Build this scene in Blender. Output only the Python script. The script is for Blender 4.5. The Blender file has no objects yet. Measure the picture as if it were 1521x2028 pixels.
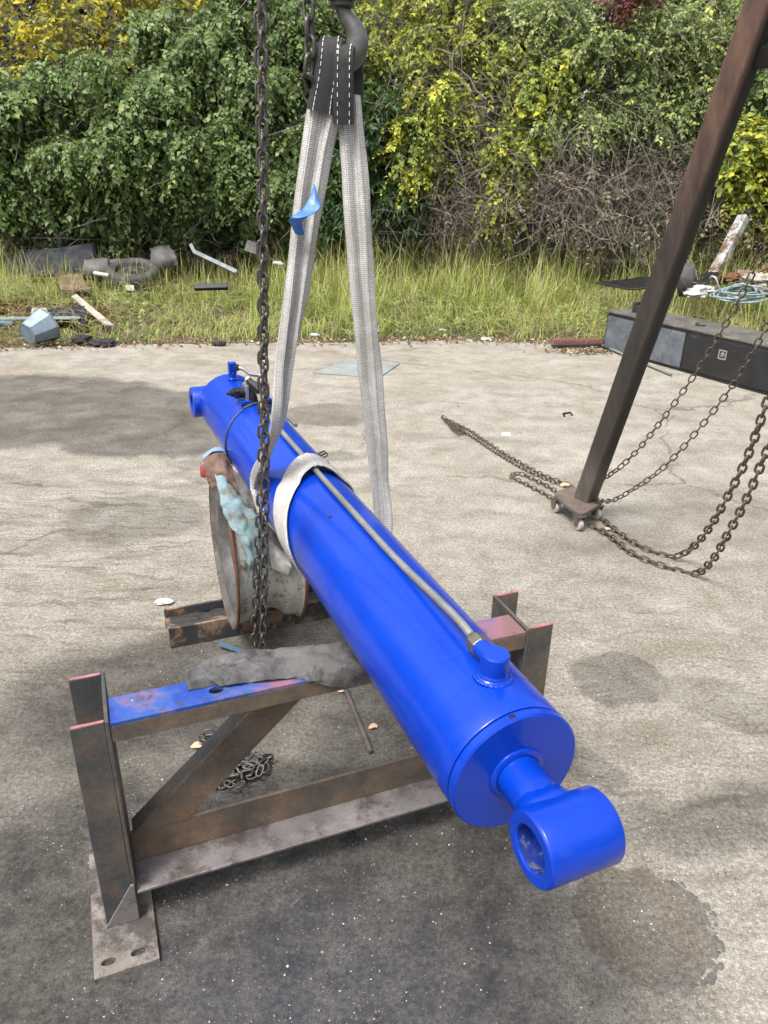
import bpy, math, random
import numpy as np
from mathutils import Vector, Matrix, noise

# ------------------------------------------------------------------ camera, world, sun
scene = bpy.context.scene
PITCH, ROLL, EYE, FPX, CXP, CYP = math.radians(24.5), math.radians(1.2), 1.65, 1480.0, 760.5, 1014.0
_up = np.array([0, math.sin(PITCH), math.cos(PITCH)])
_rt = np.array([1.0, 0, 0])
FW = np.array([0, math.cos(PITCH), -math.sin(PITCH)])
RT = math.cos(ROLL) * _rt + math.sin(ROLL) * _up
UP = -math.sin(ROLL) * _rt + math.cos(ROLL) * _up
CAM = np.array([0, 0, EYE])
cd = bpy.data.cameras.new('camera')
cd.sensor_fit = 'VERTICAL'; cd.sensor_height = 36.0; cd.lens = 36.0 * FPX / 2028.0
cd.clip_start = 0.02; cd.clip_end = 400
cam = bpy.data.objects.new('camera', cd); scene.collection.objects.link(cam)
cam.matrix_world = Matrix(((RT[0], UP[0], -FW[0], 0), (RT[1], UP[1], -FW[1], 0), (RT[2], UP[2], -FW[2], EYE), (0, 0, 0, 1)))
scene.camera = cam

SUN_EL, SUN_AZ = math.radians(62), math.radians(222)      # azimuth clockwise from +Y: behind the camera, a little to its left
w = bpy.data.worlds.new('World'); scene.world = w; w.use_nodes = True
wn = w.node_tree; wn.nodes.clear()
sky = wn.nodes.new('ShaderNodeTexSky'); sky.sky_type = 'NISHITA'; sky.sun_disc = False
sky.sun_elevation = SUN_EL; sky.sun_rotation = SUN_AZ; sky.air_density = 1.0; sky.dust_density = 4.0; sky.ozone_density = 1.0
hs = wn.nodes.new('ShaderNodeHueSaturation'); hs.inputs['Saturation'].default_value = 0.35
bg = wn.nodes.new('ShaderNodeBackground'); bg.inputs['Strength'].default_value = 0.15
wo = wn.nodes.new('ShaderNodeOutputWorld')
wn.links.new(sky.outputs[0], hs.inputs['Color']); wn.links.new(hs.outputs[0], bg.inputs[0]); wn.links.new(bg.outputs[0], wo.inputs[0])
sl = bpy.data.lights.new('sun', 'SUN'); sl.energy = 1.5; sl.angle = math.radians(16); sl.color = (1.0, 0.955, 0.89)
sun = bpy.data.objects.new('sun', sl); scene.collection.objects.link(sun)
_sd = Vector((math.sin(SUN_AZ) * math.cos(SUN_EL), math.cos(SUN_AZ) * math.cos(SUN_EL), math.sin(SUN_EL)))
sun.rotation_euler = _sd.to_track_quat('Z', 'Y').to_euler()
scene.view_settings.view_transform = 'Standard'; scene.view_settings.look = 'None'
scene.view_settings.exposure = 1.35; scene.view_settings.gamma = 1.0
scene.render.engine = 'CYCLES'
scene.cycles.max_bounces = 4; scene.cycles.diffuse_bounces = 2; scene.cycles.glossy_bounces = 2
scene.cycles.transmission_bounces = 4; scene.cycles.transparent_max_bounces = 4; scene.cycles.use_adaptive_sampling = True; scene.cycles.adaptive_threshold = .02

# ------------------------------------------------------------------ helpers
COL = scene.collection
rng = np.random.default_rng(11); random.seed(5)

def ray(px, py): return FW + RT * (px - CXP) / FPX - UP * (py - CYP) / FPX
def at(px, py, Y):                       # the point at forward distance Y seen in that direction
    d = ray(px, py); return CAM + d * (Y / d[1])
def on(px, py, z=0.0):                   # the point at height z
    d = ray(px, py); return CAM + d * ((z - EYE) / d[2])
def V(p): return Vector((float(p[0]), float(p[1]), float(p[2])))
def npv(p): return np.array([p[0], p[1], p[2]], float)

class MB:
    def __init__(s): s.v = []; s.f = []; s.uv = {}
    def add(s, vs, fs):
        o = len(s.v); s.v += [tuple(map(float, p)) for p in vs]; s.f += [tuple(i + o for i in f) for f in fs]; return s
    def box(s, c, h, ax=None):           # centre, half sizes, axes
        c = npv(c); ax = ax if ax is not None else np.eye(3)
        vs = [c + ax[0] * h[0] * i + ax[1] * h[1] * j + ax[2] * h[2] * k for i in (-1, 1) for j in (-1, 1) for k in (-1, 1)]
        return s.add(vs, [(0, 1, 3, 2), (4, 6, 7, 5), (0, 4, 5, 1), (2, 3, 7, 6), (0, 2, 6, 4), (1, 5, 7, 3)])
    def tube(s, pts, r, n=10, cap=True, ref=None):
        pts = [npv(p) for p in pts]; m = len(pts); rs = r if hasattr(r, '__len__') else [r] * m
        t0 = pts[1] - pts[0]; t0 = t0 / np.linalg.norm(t0)
        a = npv(ref) if ref is not None else (np.array([0, 0, 1.]) if abs(t0[2]) < .9 else np.array([1., 0, 0]))
        vs = []
        for i in range(m):
            t = pts[min(i + 1, m - 1)] - pts[max(i - 1, 0)]; t = t / (np.linalg.norm(t) + 1e-12)
            a = a - t * (a @ t); a = a / (np.linalg.norm(a) + 1e-12); b = np.cross(t, a)
            for k in range(n):
                th = 2 * math.pi * k / n; vs.append(pts[i] + rs[i] * (math.cos(th) * a + math.sin(th) * b))
        fs = [(i * n + k, i * n + (k + 1) % n, (i + 1) * n + (k + 1) % n, (i + 1) * n + k) for i in range(m - 1) for k in range(n)]
        if cap: fs += [tuple(range(n - 1, -1, -1)), tuple((m - 1) * n + k for k in range(n))]
        return s.add(vs, fs)
    def lathe(s, o, ax, prof, n=48, closed=False, ref=(0, 0, 1), irr=0.0, seed=0):   # prof: (distance along axis, radius)
        o = npv(o); ax = npv(ax); ax = ax / np.linalg.norm(ax); a = npv(ref) if abs(npv(ref) @ ax) < .98 else np.array([0., 1., 0.]); a = a - ax * (a @ ax); a /= np.linalg.norm(a); b = np.cross(ax, a)
        vs = []
        for i, (d, r) in enumerate(prof):
            for k in range(n):
                th = 2 * math.pi * k / n
                rr = r + (irr * noise.noise((math.cos(th) * 2 + seed, math.sin(th) * 2, d * 9)) if irr else 0)
                vs.append(o + ax * d + rr * (math.cos(th) * a + math.sin(th) * b))
        m = len(prof); fs = []
        for i in range(m if closed else m - 1):
            j = (i + 1) % m
            fs += [(i * n + k, i * n + (k + 1) % n, j * n + (k + 1) % n, j * n + k) for k in range(n)]
        if not closed:
            if prof[0][1] > 1e-6: fs.append(tuple(range(n - 1, -1, -1)))
            if prof[-1][1] > 1e-6: fs.append(tuple((m - 1) * n + k for k in range(n)))
        return s.add(vs, fs)
    def prism(s, outl, o, ex, ey, ez, th):   # 2-D outline in ex,ey; extruded along ez
        o, ex, ey, ez = map(npv, (o, ex, ey, ez)); n = len(outl)
        vs = [o + ex * x + ey * y for x, y in outl] + [o + ex * x + ey * y + ez * th for x, y in outl]
        fs = [tuple(range(n - 1, -1, -1)), tuple(range(n, 2 * n))] + [(i, (i + 1) % n, n + (i + 1) % n, n + i) for i in range(n)]
        return s.add(vs, fs)
    def loft(s, rings, closed=True, cap=True):
        n = len(rings[0]); m = len(rings); vs = [p for r in rings for p in r]; kk = n if closed else n - 1
        fs = [(i * n + k, i * n + (k + 1) % n, (i + 1) * n + (k + 1) % n, (i + 1) * n + k) for i in range(m - 1) for k in range(kk)]
        if cap and closed: fs += [tuple(range(n - 1, -1, -1)), tuple((m - 1) * n + k for k in range(n))]
        return s.add(vs, fs)
    def mesh(s, name, smooth=35):
        me = bpy.data.meshes.new(name); me.from_pydata(s.v, [], s.f); me.update()
        if smooth:
            me.polygons.foreach_set('use_smooth', [True] * len(me.polygons)); me.set_sharp_from_angle(angle=math.radians(smooth))
        return me
    def build(s, name, mat, parent=None, smooth=35, bevel=0, seg=2):
        return mk(name, s.mesh(name, smooth), mat, parent, bevel, seg)

def mk(name, me, mat, parent=None, bevel=0, seg=2):
    o = bpy.data.objects.new(name, me); COL.objects.link(o)
    if mat is not None and not me.materials: me.materials.append(mat)
    if parent is not None: adopt(o, parent)
    if bevel:
        b = o.modifiers.new('bevel', 'BEVEL'); b.width = bevel; b.segments = seg; b.limit_method = 'ANGLE'; b.angle_limit = math.radians(40)
        b.harden_normals = False
    return o

def world_of(o):
    m = Matrix.LocRotScale(o.location, o.rotation_euler, o.scale)
    return m if o.parent is None else world_of(o.parent) @ o.matrix_parent_inverse @ m
def adopt(o, parent):
    o.parent = parent; o.matrix_parent_inverse = world_of(parent).inverted()
def tag(o, label=None, cat=None, group=None, kind=None):
    if label: o['label'] = label
    if cat: o['category'] = cat
    if group: o['group'] = group
    if kind: o['kind'] = kind
    return o
def thing(name, loc, label, cat, group=None):
    e = bpy.data.objects.new(name, None); COL.objects.link(e); e.location = V(loc); e.empty_display_size = .1
    return tag(e, label, cat, group)

def catmull(P, n):
    P = [npv(p) for p in P]; Q = [2 * P[0] - P[1]] + P + [2 * P[-1] - P[-2]]; out = []
    for i in range(1, len(Q) - 2):
        for k in range(n):
            t = k / n
            out.append(.5 * ((2 * Q[i]) + (-Q[i - 1] + Q[i + 1]) * t + (2 * Q[i - 1] - 5 * Q[i] + 4 * Q[i + 1] - Q[i + 2]) * t * t + (-Q[i - 1] + 3 * Q[i] - 3 * Q[i + 1] + Q[i + 2]) * t ** 3))
    out.append(P[-1]); return out

def sheet(name, rows, mat, parent=None, nu=6, nv=6, wr=.004, ws=30, th=.002, seed=0, sub=False):   # a cloth through rows of points
    R = [catmull(r, nu) for r in rows]; cols = [catmull([R[i][k] for i in range(len(R))], nv) for k in range(len(R[0]))]
    m, n = len(cols), len(cols[0]); G = np.array(cols)
    du = np.gradient(G, axis=0); dv = np.gradient(G, axis=1); N = np.cross(du, dv); N /= np.linalg.norm(N, axis=2, keepdims=True) + 1e-9
    for i in range(m):
        for j in range(n):
            p = G[i, j]; a = noise.noise((p[0] * ws + seed, p[1] * ws, p[2] * ws)) + .5 * noise.noise((p[0] * ws * 2.3, p[1] * ws * 2.3 + seed, p[2] * ws * 2.3))
            r = 1 - abs(noise.noise((p[0] * ws * .8, p[1] * ws * .8, p[2] * ws * .5 + seed + 7)))* 2
            G[i, j] = p + N[i, j] * wr * (a + .8 * r)
    b = MB(); b.add(G.reshape(-1, 3), [(i * n + j, i * n + j + 1, (i + 1) * n + j + 1, (i + 1) * n + j) for i in range(m - 1) for j in range(n - 1)])
    o = b.build(name, mat, parent, smooth=80)
    s = o.modifiers.new('thickness', 'SOLIDIFY'); s.thickness = th; s.offset = 0
    return o

# ---- materials
def nd(nt, typ, ins=None, **props):
    n = nt.nodes.new('ShaderNode' + typ)
    for k, v in props.items(): setattr(n, k, v)
    for k, v in (ins or {}).items():
        s = n.inputs[k]
        if isinstance(v, bpy.types.NodeSocket): nt.links.new(v, s)
        else: s.default_value = v
    return n
def c4(c): return (c[0], c[1], c[2], 1.0)
def ramp(nt, fac, stops, interp='LINEAR'):
    n = nt.nodes.new('ShaderNodeValToRGB'); nt.links.new(fac, n.inputs[0]); e = n.color_ramp; e.interpolation = interp
    while len(e.elements) < len(stops): e.elements.new(0.5)
    for i, (p, c) in enumerate(stops): e.elements[i].position = p; e.elements[i].color = c4(c) if hasattr(c, '__len__') else (c, c, c, 1)
    return n.outputs[0]
def mix(nt, f, a, b, blend='MIX'):
    n = nt.nodes.new('ShaderNodeMix'); n.data_type = 'RGBA'; n.blend_type = blend
    for i, v in ((0, f), (6, a), (7, b)):
        if isinstance(v, bpy.types.NodeSocket): nt.links.new(v, n.inputs[i])
        else: n.inputs[i].default_value = c4(v) if hasattr(v, '__len__') else v
    return n.outputs[2]
def math_(nt, op, a, b=0.0, clamp=False):
    n = nt.nodes.new('ShaderNodeMath'); n.operation = op; n.use_clamp = clamp
    for i, v in ((0, a), (1, b)):
        if isinstance(v, bpy.types.NodeSocket): nt.links.new(v, n.inputs[i])
        else: n.inputs[i].default_value = v
    return n.outputs[0]
def noi(nt, vec, scale, detail=6, rough=.6, dist=0.0):
    return nd(nt, 'TexNoise', {'Vector': vec, 'Scale': scale, 'Detail': detail, 'Roughness': rough, 'Distortion': dist}).outputs['Fac']
def new_mat(name):
    m = bpy.data.materials.new(name); m.use_nodes = True; nt = m.node_tree; nt.nodes.clear()
    out = nt.nodes.new('ShaderNodeOutputMaterial'); p = nt.nodes.new('ShaderNodeBsdfPrincipled'); nt.links.new(p.outputs[0], out.inputs[0])
    vec = nd(nt, 'TexCoord').outputs['Object']
    return m, nt, p, vec, out
def setp(nt, p, **k):
    for n, v in k.items():
        n = n.replace('_', ' ')
        if isinstance(v, bpy.types.NodeSocket): nt.links.new(v, p.inputs[n])
        else: p.inputs[n].default_value = c4(v) if hasattr(v, '__len__') else v
def bump(nt, h, strength=.4, dist=.003, nrm=None):
    n = nd(nt, 'Bump', {'Height': h, 'Strength': strength, 'Distance': dist})
    if nrm is not None: nt.links.new(nrm, n.inputs['Normal'])
    return n.outputs[0]

def worn(name, stops, scale=6, rough=(.45, .75), metal=0.0, second=None, sscale=14, sthr=(.52, .6), bstr=.3, bdist=.002, fine=90, stretch=None, spec=.5):
    """noise-coloured surface; `second` colours show in patches"""
    m, nt, p, vec, _ = new_mat(name)
    if stretch: vec = nd(nt, 'Mapping', {'Vector': vec, 'Scale': stretch}).outputs[0]
    a = noi(nt, vec, scale, 9, .74); col = ramp(nt, a, stops)
    if second is not None:
        b = noi(nt, vec, sscale, 10, .76, .2); msk = ramp(nt, b, [(sthr[0], 0), (sthr[1], 1)])
        c2 = ramp(nt, noi(nt, vec, sscale * 2.7, 6), [(.3, second[0]), (.7, second[1])]); col = mix(nt, msk, col, c2)
    f = noi(nt, vec, fine, 5, .7); col = mix(nt, .35, col, ramp(nt, f, [(.25, .25), (.75, .8)]), 'OVERLAY')
    setp(nt, p, Base_Color=col, Roughness=ramp(nt, noi(nt, vec, scale * 3, 5), [(.3, rough[0]), (.7, rough[1])]), Metallic=metal, Specular_IOR_Level=spec,
         Normal=bump(nt, math_(nt, 'ADD', f, math_(nt, 'MULTIPLY', a, 1.5)), bstr, bdist))
    return m
def plain(name, col, rough=.5, metal=0.0, var=.25, scale=25, bstr=.15, spec=.5):
    lo = [c * (1 - var) for c in col]; hi = [min(1, c * (1 + var)) for c in col]
    return worn(name, [(.3, lo), (.7, hi)], scale, (max(0, rough - .08), min(1, rough + .08)), metal, bstr=bstr, bdist=.001, fine=scale * 6, spec=spec)

def leafmat(name, stops, trans=.28, rough=.45):
    m, nt, p, vec, out = new_mat(name)
    t = nd(nt, 'Attribute', attribute_name='tint').outputs['Fac']; col = ramp(nt, t, stops)
    setp(nt, p, Base_Color=col, Roughness=rough + .1, Specular_IOR_Level=.32)
    tr = nd(nt, 'BsdfTranslucent', {'Color': mix(nt, .5, col, (.25, .3, .03), 'MIX')})
    ms = nd(nt, 'MixShader', {0: trans, 1: p.outputs[0], 2: tr.outputs[0]}); nt.links.new(ms.outputs[0], out.inputs[0])
    return m
# ------------------------------------------------------------------ ground
def hgt(x, y):                                            # the soil behind the pavement rises to a low bank
    e = 8.0 - .055 * x * x if x < 0 else 8.1 - .16 * max(0, x - 1.2) ** 2
    d = max(0.0, y - max(e, 3.0))
    return -.03 + .085 * min(d, 5.0) + .05 * noise.noise((x * .7, y * .7, 0)) * min(1, d) + .012 * noise.noise((x * 4, y * 4, 3)) * min(1, d * 3)

EDGE = [(-12, 4.9), (-7, 6.2), (-5.2, 6.85), (-3.8, 7.3), (-2.41, 7.62), (-.89, 7.87), (.73, 8.12), (1.6, 8.1), (2.3, 7.95), (2.9, 7.35), (3.5, 6.55), (4.3, 5.5), (6, 3.6), (9, 1), (12, -3)]
def ground_mat():
    m, nt, p, vec, _ = new_mat('stained_concrete')
    warp = nd(nt, 'TexNoise', {'Vector': vec, 'Scale': 1.6, 'Detail': 6.0, 'Roughness': .62}).outputs['Color']
    wv = nd(nt, 'VectorMath', {0: nd(nt, 'VectorMath', {0: warp, 1: (.5, .5, .5)}, operation='SUBTRACT').outputs[0], 'Scale': .55}, operation='SCALE').outputs[0]
    wvec = nd(nt, 'VectorMath', {0: vec, 1: wv}, operation='ADD').outputs[0]
    warp2 = nd(nt, 'TexNoise', {'Vector': vec, 'Scale': 7.0, 'Detail': 5.0}).outputs['Color']
    wv2 = nd(nt, 'VectorMath', {0: nd(nt, 'VectorMath', {0: warp2, 1: (.5, .5, .5)}, operation='SUBTRACT').outputs[0], 'Scale': .16}, operation='SCALE').outputs[0]
    svec = nd(nt, 'VectorMath', {0: vec, 1: wv2}, operation='ADD').outputs[0]
    def ell(v, c, r, rot, lo, hi):                        # 1 inside, 0 outside
        mp = nd(nt, 'Mapping', {'Vector': v, 'Location': (c[0], c[1], 0), 'Rotation': (0, 0, math.radians(rot)), 'Scale': (r[0], r[1], 1)}, vector_type='TEXTURE').outputs[0]
        s = nd(nt, 'SeparateXYZ', {0: mp}); cb = nd(nt, 'CombineXYZ', {0: s.outputs[0], 1: s.outputs[1]}).outputs[0]
        ln = nd(nt, 'VectorMath', {0: cb}, operation='LENGTH').outputs['Value']
        return nd(nt, 'MapRange', {'Value': ln, 'From Min': hi, 'From Max': lo}, interpolation_type='SMOOTHSTEP').outputs[0]
    big = noi(nt, vec, 1.3, 8, .62); mid = noi(nt, vec, 6, 8, .68, .4); m2 = noi(nt, vec, 21, 7, .7, .3); fine = noi(nt, vec, 75, 6, .75); grain = noi(nt, vec, 300, 3, .7)
    col = ramp(nt, mid, [(.30, (.205, .182, .146)), (.48, (.292, .268, .226)), (.68, (.365, .345, .302))])
    col = mix(nt, ramp(nt, big, [(.40, 0), (.66, .5)]), col, (.20, .172, .132))
    col = mix(nt, ramp(nt, m2, [(.54, 0), (.72, .34)]), col, (.15, .127, .10))
    col = mix(nt, ramp(nt, noi(nt, vec, 34, 7, .7), [(.56, 0), (.70, .5)]), col, (.43, .41, .365))
    pit = math_(nt, 'MULTIPLY', ramp(nt, noi(nt, vec, 105, 4, .62), [(.55, 0), (.66, .85)]), ramp(nt, noi(nt, vec, 3.1, 6, .65), [(.40, .1), (.60, 1)]))
    col = mix(nt, pit, col, (.105, .088, .068))
    chip = math_(nt, 'MULTIPLY', ramp(nt, noi(nt, vec, 150, 3, .6), [(.60, 0), (.70, .7)]), ramp(nt, noi(nt, vec, 4.3, 6, .65), [(.44, 0), (.60, 1)]))
    col = mix(nt, chip, col, (.52, .50, .45))
    # scuffs and sweeping streaks
    st = noi(nt, nd(nt, 'Mapping', {'Vector': svec, 'Rotation': (0, 0, math.radians(40)), 'Scale': (1.0, 14.0, 1)}).outputs[0], 3.2, 8, .7)
    col = mix(nt, math_(nt, 'MULTIPLY', ramp(nt, st, [(.50, 0), (.66, .5)]), ell(wvec, (.95, 2.0), (1.5, 1.5), 0, .4, 1.15)), col, (.115, .096, .074))
    st2 = noi(nt, nd(nt, 'Mapping', {'Vector': svec, 'Rotation': (0, 0, math.radians(-62)), 'Scale': (1.0, 11.0, 1)}).outputs[0], 2.6, 8, .68)
    col = mix(nt, math_(nt, 'MULTIPLY', ramp(nt, st2, [(.48, 0), (.64, .7)]), ell(wvec, (-1.6, 2.9), (1.4, 1.6), 0, .4, 1.15)), col, (.10, .083, .062))
    sm = noi(nt, nd(nt, 'Mapping', {'Vector': wvec, 'Rotation': (0, 0, math.radians(35)), 'Scale': (1.0, 3.2, 1)}).outputs[0], 1.5, 7, .62)
    col = mix(nt, ramp(nt, sm, [(.50, 0), (.68, .48)]), col, (.135, .112, .084))
    # oily dirt in the working area
    d1 = math_(nt, 'MULTIPLY', math_(nt, 'MAXIMUM', ell(wvec, (-.45, .85), (1.15, 1.05), 0, .70, 1.12), ell(wvec, (-.05, 1.4), (.55, .6), 20, .6, 1.15)), .95)
    d2 = math_(nt, 'MULTIPLY', ell(wvec, (-.7, 2.1), (.85, .5), 20, .4, 1.15), .85)
    d3 = math_(nt, 'MULTIPLY', ell(wvec, (.1, 2.0), (.55, .75), 20, .45, 1.15), .8)
    d4 = math_(nt, 'MULTIPLY', ell(wvec, (-1.6, 1.7), (.95, .65), 0, .2, 1.2), .75)
    d5 = math_(nt, 'MULTIPLY', ell(wvec, (.98, 1.62), (.5, .13), 12, .5, 1.1), .5)
    dm = d1
    for q in (d2, d3, d4, d5): dm = math_(nt, 'MAXIMUM', dm, q)
    dirt = ramp(nt, noi(nt, vec, 13, 8, .75, .3), [(.3, (.012, .0115, .0115)), (.5, (.026, .025, .0245)), (.72, (.068, .063, .056))])
    dfac = math_(nt, 'MULTIPLY', dm, ramp(nt, math_(nt, 'ADD', math_(nt, 'MULTIPLY', mid, .5), math_(nt, 'MULTIPLY', m2, .5)), [(.38, 1.0), (.66, .74)]))
    col = mix(nt, dfac, col, dirt)
    # blue overspray dusting near the stand
    col = mix(nt, math_(nt, 'MULTIPLY', ell(wvec, (-.12, .98), (.60, .42), 0, .1, 1.2), .26), col, (.035, .045, .085))
    # darker cement of the round patch
    col = mix(nt, math_(nt, 'MULTIPLY', ell(svec, (.645, 1.245), (.170, .170), 0, .93, 1.02), .62), col, (.078, .064, .049))
    # damp stains with their own outlines
    xvec = nd(nt, 'VectorMath', {0: svec, 1: wv}, operation='ADD').outputs[0]; stain = None
    for (c, r, rot, lo, hi, k) in [((-2.9, 5.35), (1.75, 1.0), -4, .86, 1.0, .88), ((-1.62, 5.1), (.95, .82), -25, .84, 1.0, .86), ((-4.3, 5.2), (1.6, 1.15), 10, .86, 1.0, .88),
                                   ((-1.28, 3.5), (.37, .3), 10, .85, 1.1, .5), ((-.42, 5.35), (.37, .3), 5, .9, 1.04, .55), ((-.33, 4.45), (.2, .13), 0, .6, 1.1, .7),
                                   ((.86, 2.22), (.18, .17), -20, .88, 1.05, .6), ((1.2, 2.08), (.26, .13), -25, .85, 1.05, .42), ((.66, 1.76), (.12, .085), -20, .8, 1.1, .5), ((-1.15, 4.25), (.16, .1), 0, .8, 1.1, .4), ((1.1, 3.3), (.5, .28), 20, .2, 1.2, .4),
                                   ((-.62, 1.98), (.5, .2), 22, .3, 1.1, .45)]:
        e = math_(nt, 'MULTIPLY', ell(xvec if r[0] > .6 else svec, c, r, rot, lo, hi), k); stain = e if stain is None else math_(nt, 'MAXIMUM', stain, e)
    stain = math_(nt, 'MULTIPLY', stain, ramp(nt, noi(nt, vec, 2.6, 8, .7), [(.34, .72), (.6, 1.0)]))
    col = mix(nt, stain, col, mix(nt, 1.0, col, (.30, .297, .305), 'MULTIPLY'))
    # specks
    vo = nd(nt, 'TexVoronoi', {'Vector': vec, 'Scale': 95.0, 'Randomness': 1.0})
    sp = math_(nt, 'MULTIPLY', ramp(nt, vo.outputs['Distance'], [(.10, 1), (.17, 0)]), ramp(nt, nd(nt, 'SeparateColor', {0: vo.outputs['Color']}).outputs[0], [(.80, 0), (.82, 1)]))
    col = mix(nt, math_(nt, 'MULTIPLY', sp, .4), col, (.5, .46, .4))
    vo2 = nd(nt, 'TexVoronoi', {'Vector': vec, 'Scale': 38.0, 'Randomness': 1.0})
    sp2 = math_(nt, 'MULTIPLY', ramp(nt, vo2.outputs['Distance'], [(.08, 1), (.2, 0)]), ramp(nt, nd(nt, 'SeparateColor', {0: vo2.outputs['Color']}).outputs[1], [(.86, 0), (.88, 1)]))
    col = mix(nt, math_(nt, 'MULTIPLY', sp2, .6), col, (.06, .05, .04))
    col = mix(nt, .6, col, ramp(nt, fine, [(.28, .15), (.72, .85)]), 'OVERLAY')
    sand = math_(nt, 'ADD', math_(nt, 'MULTIPLY', fine, .5), math_(nt, 'MULTIPLY', noi(nt, vec, 170, 3, .65), .5))
    col = mix(nt, 1.0, col, ramp(nt, sand, [(.36, .76), (.50, .98), (.64, 1.22)]), 'MULTIPLY')
    col = mix(nt, .35, col, ramp(nt, grain, [(.3, .25), (.7, .75)]), 'OVERLAY')
    ck = nd(nt, 'TexVoronoi', {'Vector': wvec, 'Scale': .42, 'Randomness': 1.0}, feature='DISTANCE_TO_EDGE').outputs['Distance']
    crack = ramp(nt, ck, [(.002, 1), (.007, 0)])
    col = mix(nt, math_(nt, 'MULTIPLY', math_(nt, 'MULTIPLY', crack, ramp(nt, big, [(.45, 0), (.55, 1)])), .6), col, (.06, .05, .04))
    h = math_(nt, 'ADD', math_(nt, 'ADD', math_(nt, 'MULTIPLY', mid, 1.0), math_(nt, 'MULTIPLY', m2, .9)), math_(nt, 'ADD', math_(nt, 'MULTIPLY', fine, .9), math_(nt, 'MULTIPLY', grain, .35)))
    h = math_(nt, 'SUBTRACT', h, math_(nt, 'MULTIPLY', crack, .3)); h = math_(nt, 'ADD', h, math_(nt, 'MULTIPLY', sp, .25))
    rg = math_(nt, 'SUBTRACT', .93, math_(nt, 'MULTIPLY', stain, .25))
    setp(nt, p, Base_Color=col, Roughness=rg, Specular_IOR_Level=.3, Normal=bump(nt, h, .7, .010))
    return m
b = MB(); ol = [(-14, -8), (14, -8)] + EDGE[::-1]
_ol = []
for i in range(len(ol)):                                  # a broken, crumbling edge
    x0, y0 = ol[i]; x1, y1 = ol[(i + 1) % len(ol)]; L = math.hypot(x1 - x0, y1 - y0); k = max(1, int(L / .12)) if i >= 2 else 1
    for j in range(k):
        t = j / k; x, y = x0 + (x1 - x0) * t, y0 + (y1 - y0) * t
        q = .05 * noise.noise((x * 2.1, y * 2.1, 0)) + .03 * noise.noise((x * 9, y * 9, 4)) if i >= 2 and j else 0
        _ol.append((x, y + q))
b.prism(_ol, (0, 0, -.07), (1, 0, 0), (0, 1, 0), (0, 0, 1), .07)
pave = tag(b.build('pavement', ground_mat(), smooth=0), 'stained pale concrete yard', kind='structure')

soil_m = worn('bank_soil', [(.3, (.045, .034, .022)), (.7, (.11, .085, .055))], 3, (.85, .98), second=((.12, .07, .035), (.07, .06, .03)), sscale=5, bstr=.6, bdist=.02, fine=40)
xs = np.unique(np.concatenate([np.linspace(-380, -9, 14), np.linspace(-9, 9, 90), np.linspace(9, 380, 14)])); ys = np.unique(np.concatenate([np.linspace(-380, 3, 10), np.linspace(3, 16, 80), np.linspace(16, 380, 14)]))
b = MB(); nx, ny = len(xs), len(ys)
b.add([(x, y, hgt(x, y) - (.05 if y < 4 else .02)) for x in xs for y in ys], [(i * ny + j, (i + 1) * ny + j, (i + 1) * ny + j + 1, i * ny + j + 1) for i in range(nx - 1) for j in range(ny - 1)])
tag(b.build('soil', soil_m, smooth=180), kind='structure')

# ridge of mortar round the circular patch
mortar = worn('grey_mortar', [(.3, (.055, .051, .047)), (.7, (.17, .158, .142))], 40, (.8, .95), bstr=.8, bdist=.004, fine=200)
R8 = np.random.default_rng(8); b = MB()
for k in range(420):                                      # crumbs of mortar along the joint, thickest at the near and right side
    th = R8.uniform(0, 2 * math.pi); amp = .12 + .9 * max(0, -math.sin(th + .2)) + .8 * max(0, math.cos(th + .1)) ** 2
    if R8.random() > amp: continue
    rr_ = .166 + R8.normal(0, .004 + .006 * amp); s_ = R8.lognormal(-5.6, .55) * (.6 + .6 * amp); s_ = min(s_, .011); c_ = np.array([.645 + rr_ * math.cos(th), 1.245 + rr_ * math.sin(th), s_ * .12])
    tg = np.array([-math.sin(th), math.cos(th), 0]); rd = np.array([math.cos(th), math.sin(th), 0]); vs = []
    for ph in range(7):
        a_ = 2 * math.pi * ph / 7; q = R8.uniform(.7, 1.25); vs.append(c_ + (tg * math.cos(a_) * 1.5 + rd * math.sin(a_)) * s_ * q - np.array([0, 0, s_ * .3]))
    for ph in range(7):
        a_ = 2 * math.pi * ph / 7; q = R8.uniform(.4, .8); vs.append(c_ + (tg * math.cos(a_) * 1.5 + rd * math.sin(a_)) * s_ * q + np.array([0, 0, s_ * R8.uniform(.15, .4)]))
    b.add(vs, [(i, (i + 1) % 7, 7 + (i + 1) % 7, 7 + i) for i in range(7)] + [tuple(range(7, 14))])
b.build('patch_rim', mortar, pave, smooth=50)['kind'] = 'stuff'

# ------------------------------------------------------------------ vegetation generators
def np_mesh(name, verts, tris, tint, mat, parent=None, smooth=False):
    me = bpy.data.meshes.new(name); nv, nf = len(verts), len(tris); k = tris.shape[1]
    me.vertices.add(nv); me.vertices.foreach_set('co', verts.astype(np.float32).ravel())
    me.loops.add(nf * k); me.loops.foreach_set('vertex_index', tris.astype(np.int32).ravel())
    me.polygons.add(nf); me.polygons.foreach_set('loop_start', np.arange(0, nf * k, k, dtype=np.int32)); me.polygons.foreach_set('loop_total', np.full(nf, k, np.int32))
    if tint is not None:
        a = me.attributes.new('tint', 'FLOAT', 'FACE'); a.data.foreach_set('value', tint.astype(np.float32))
    if smooth: me.polygons.foreach_set('use_smooth', np.ones(nf, bool))
    me.update(calc_edges=True)
    return mk(name, me, mat, parent)
def unit(a): return a / (np.linalg.norm(a, axis=-1, keepdims=True) + 1e-9)
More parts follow.
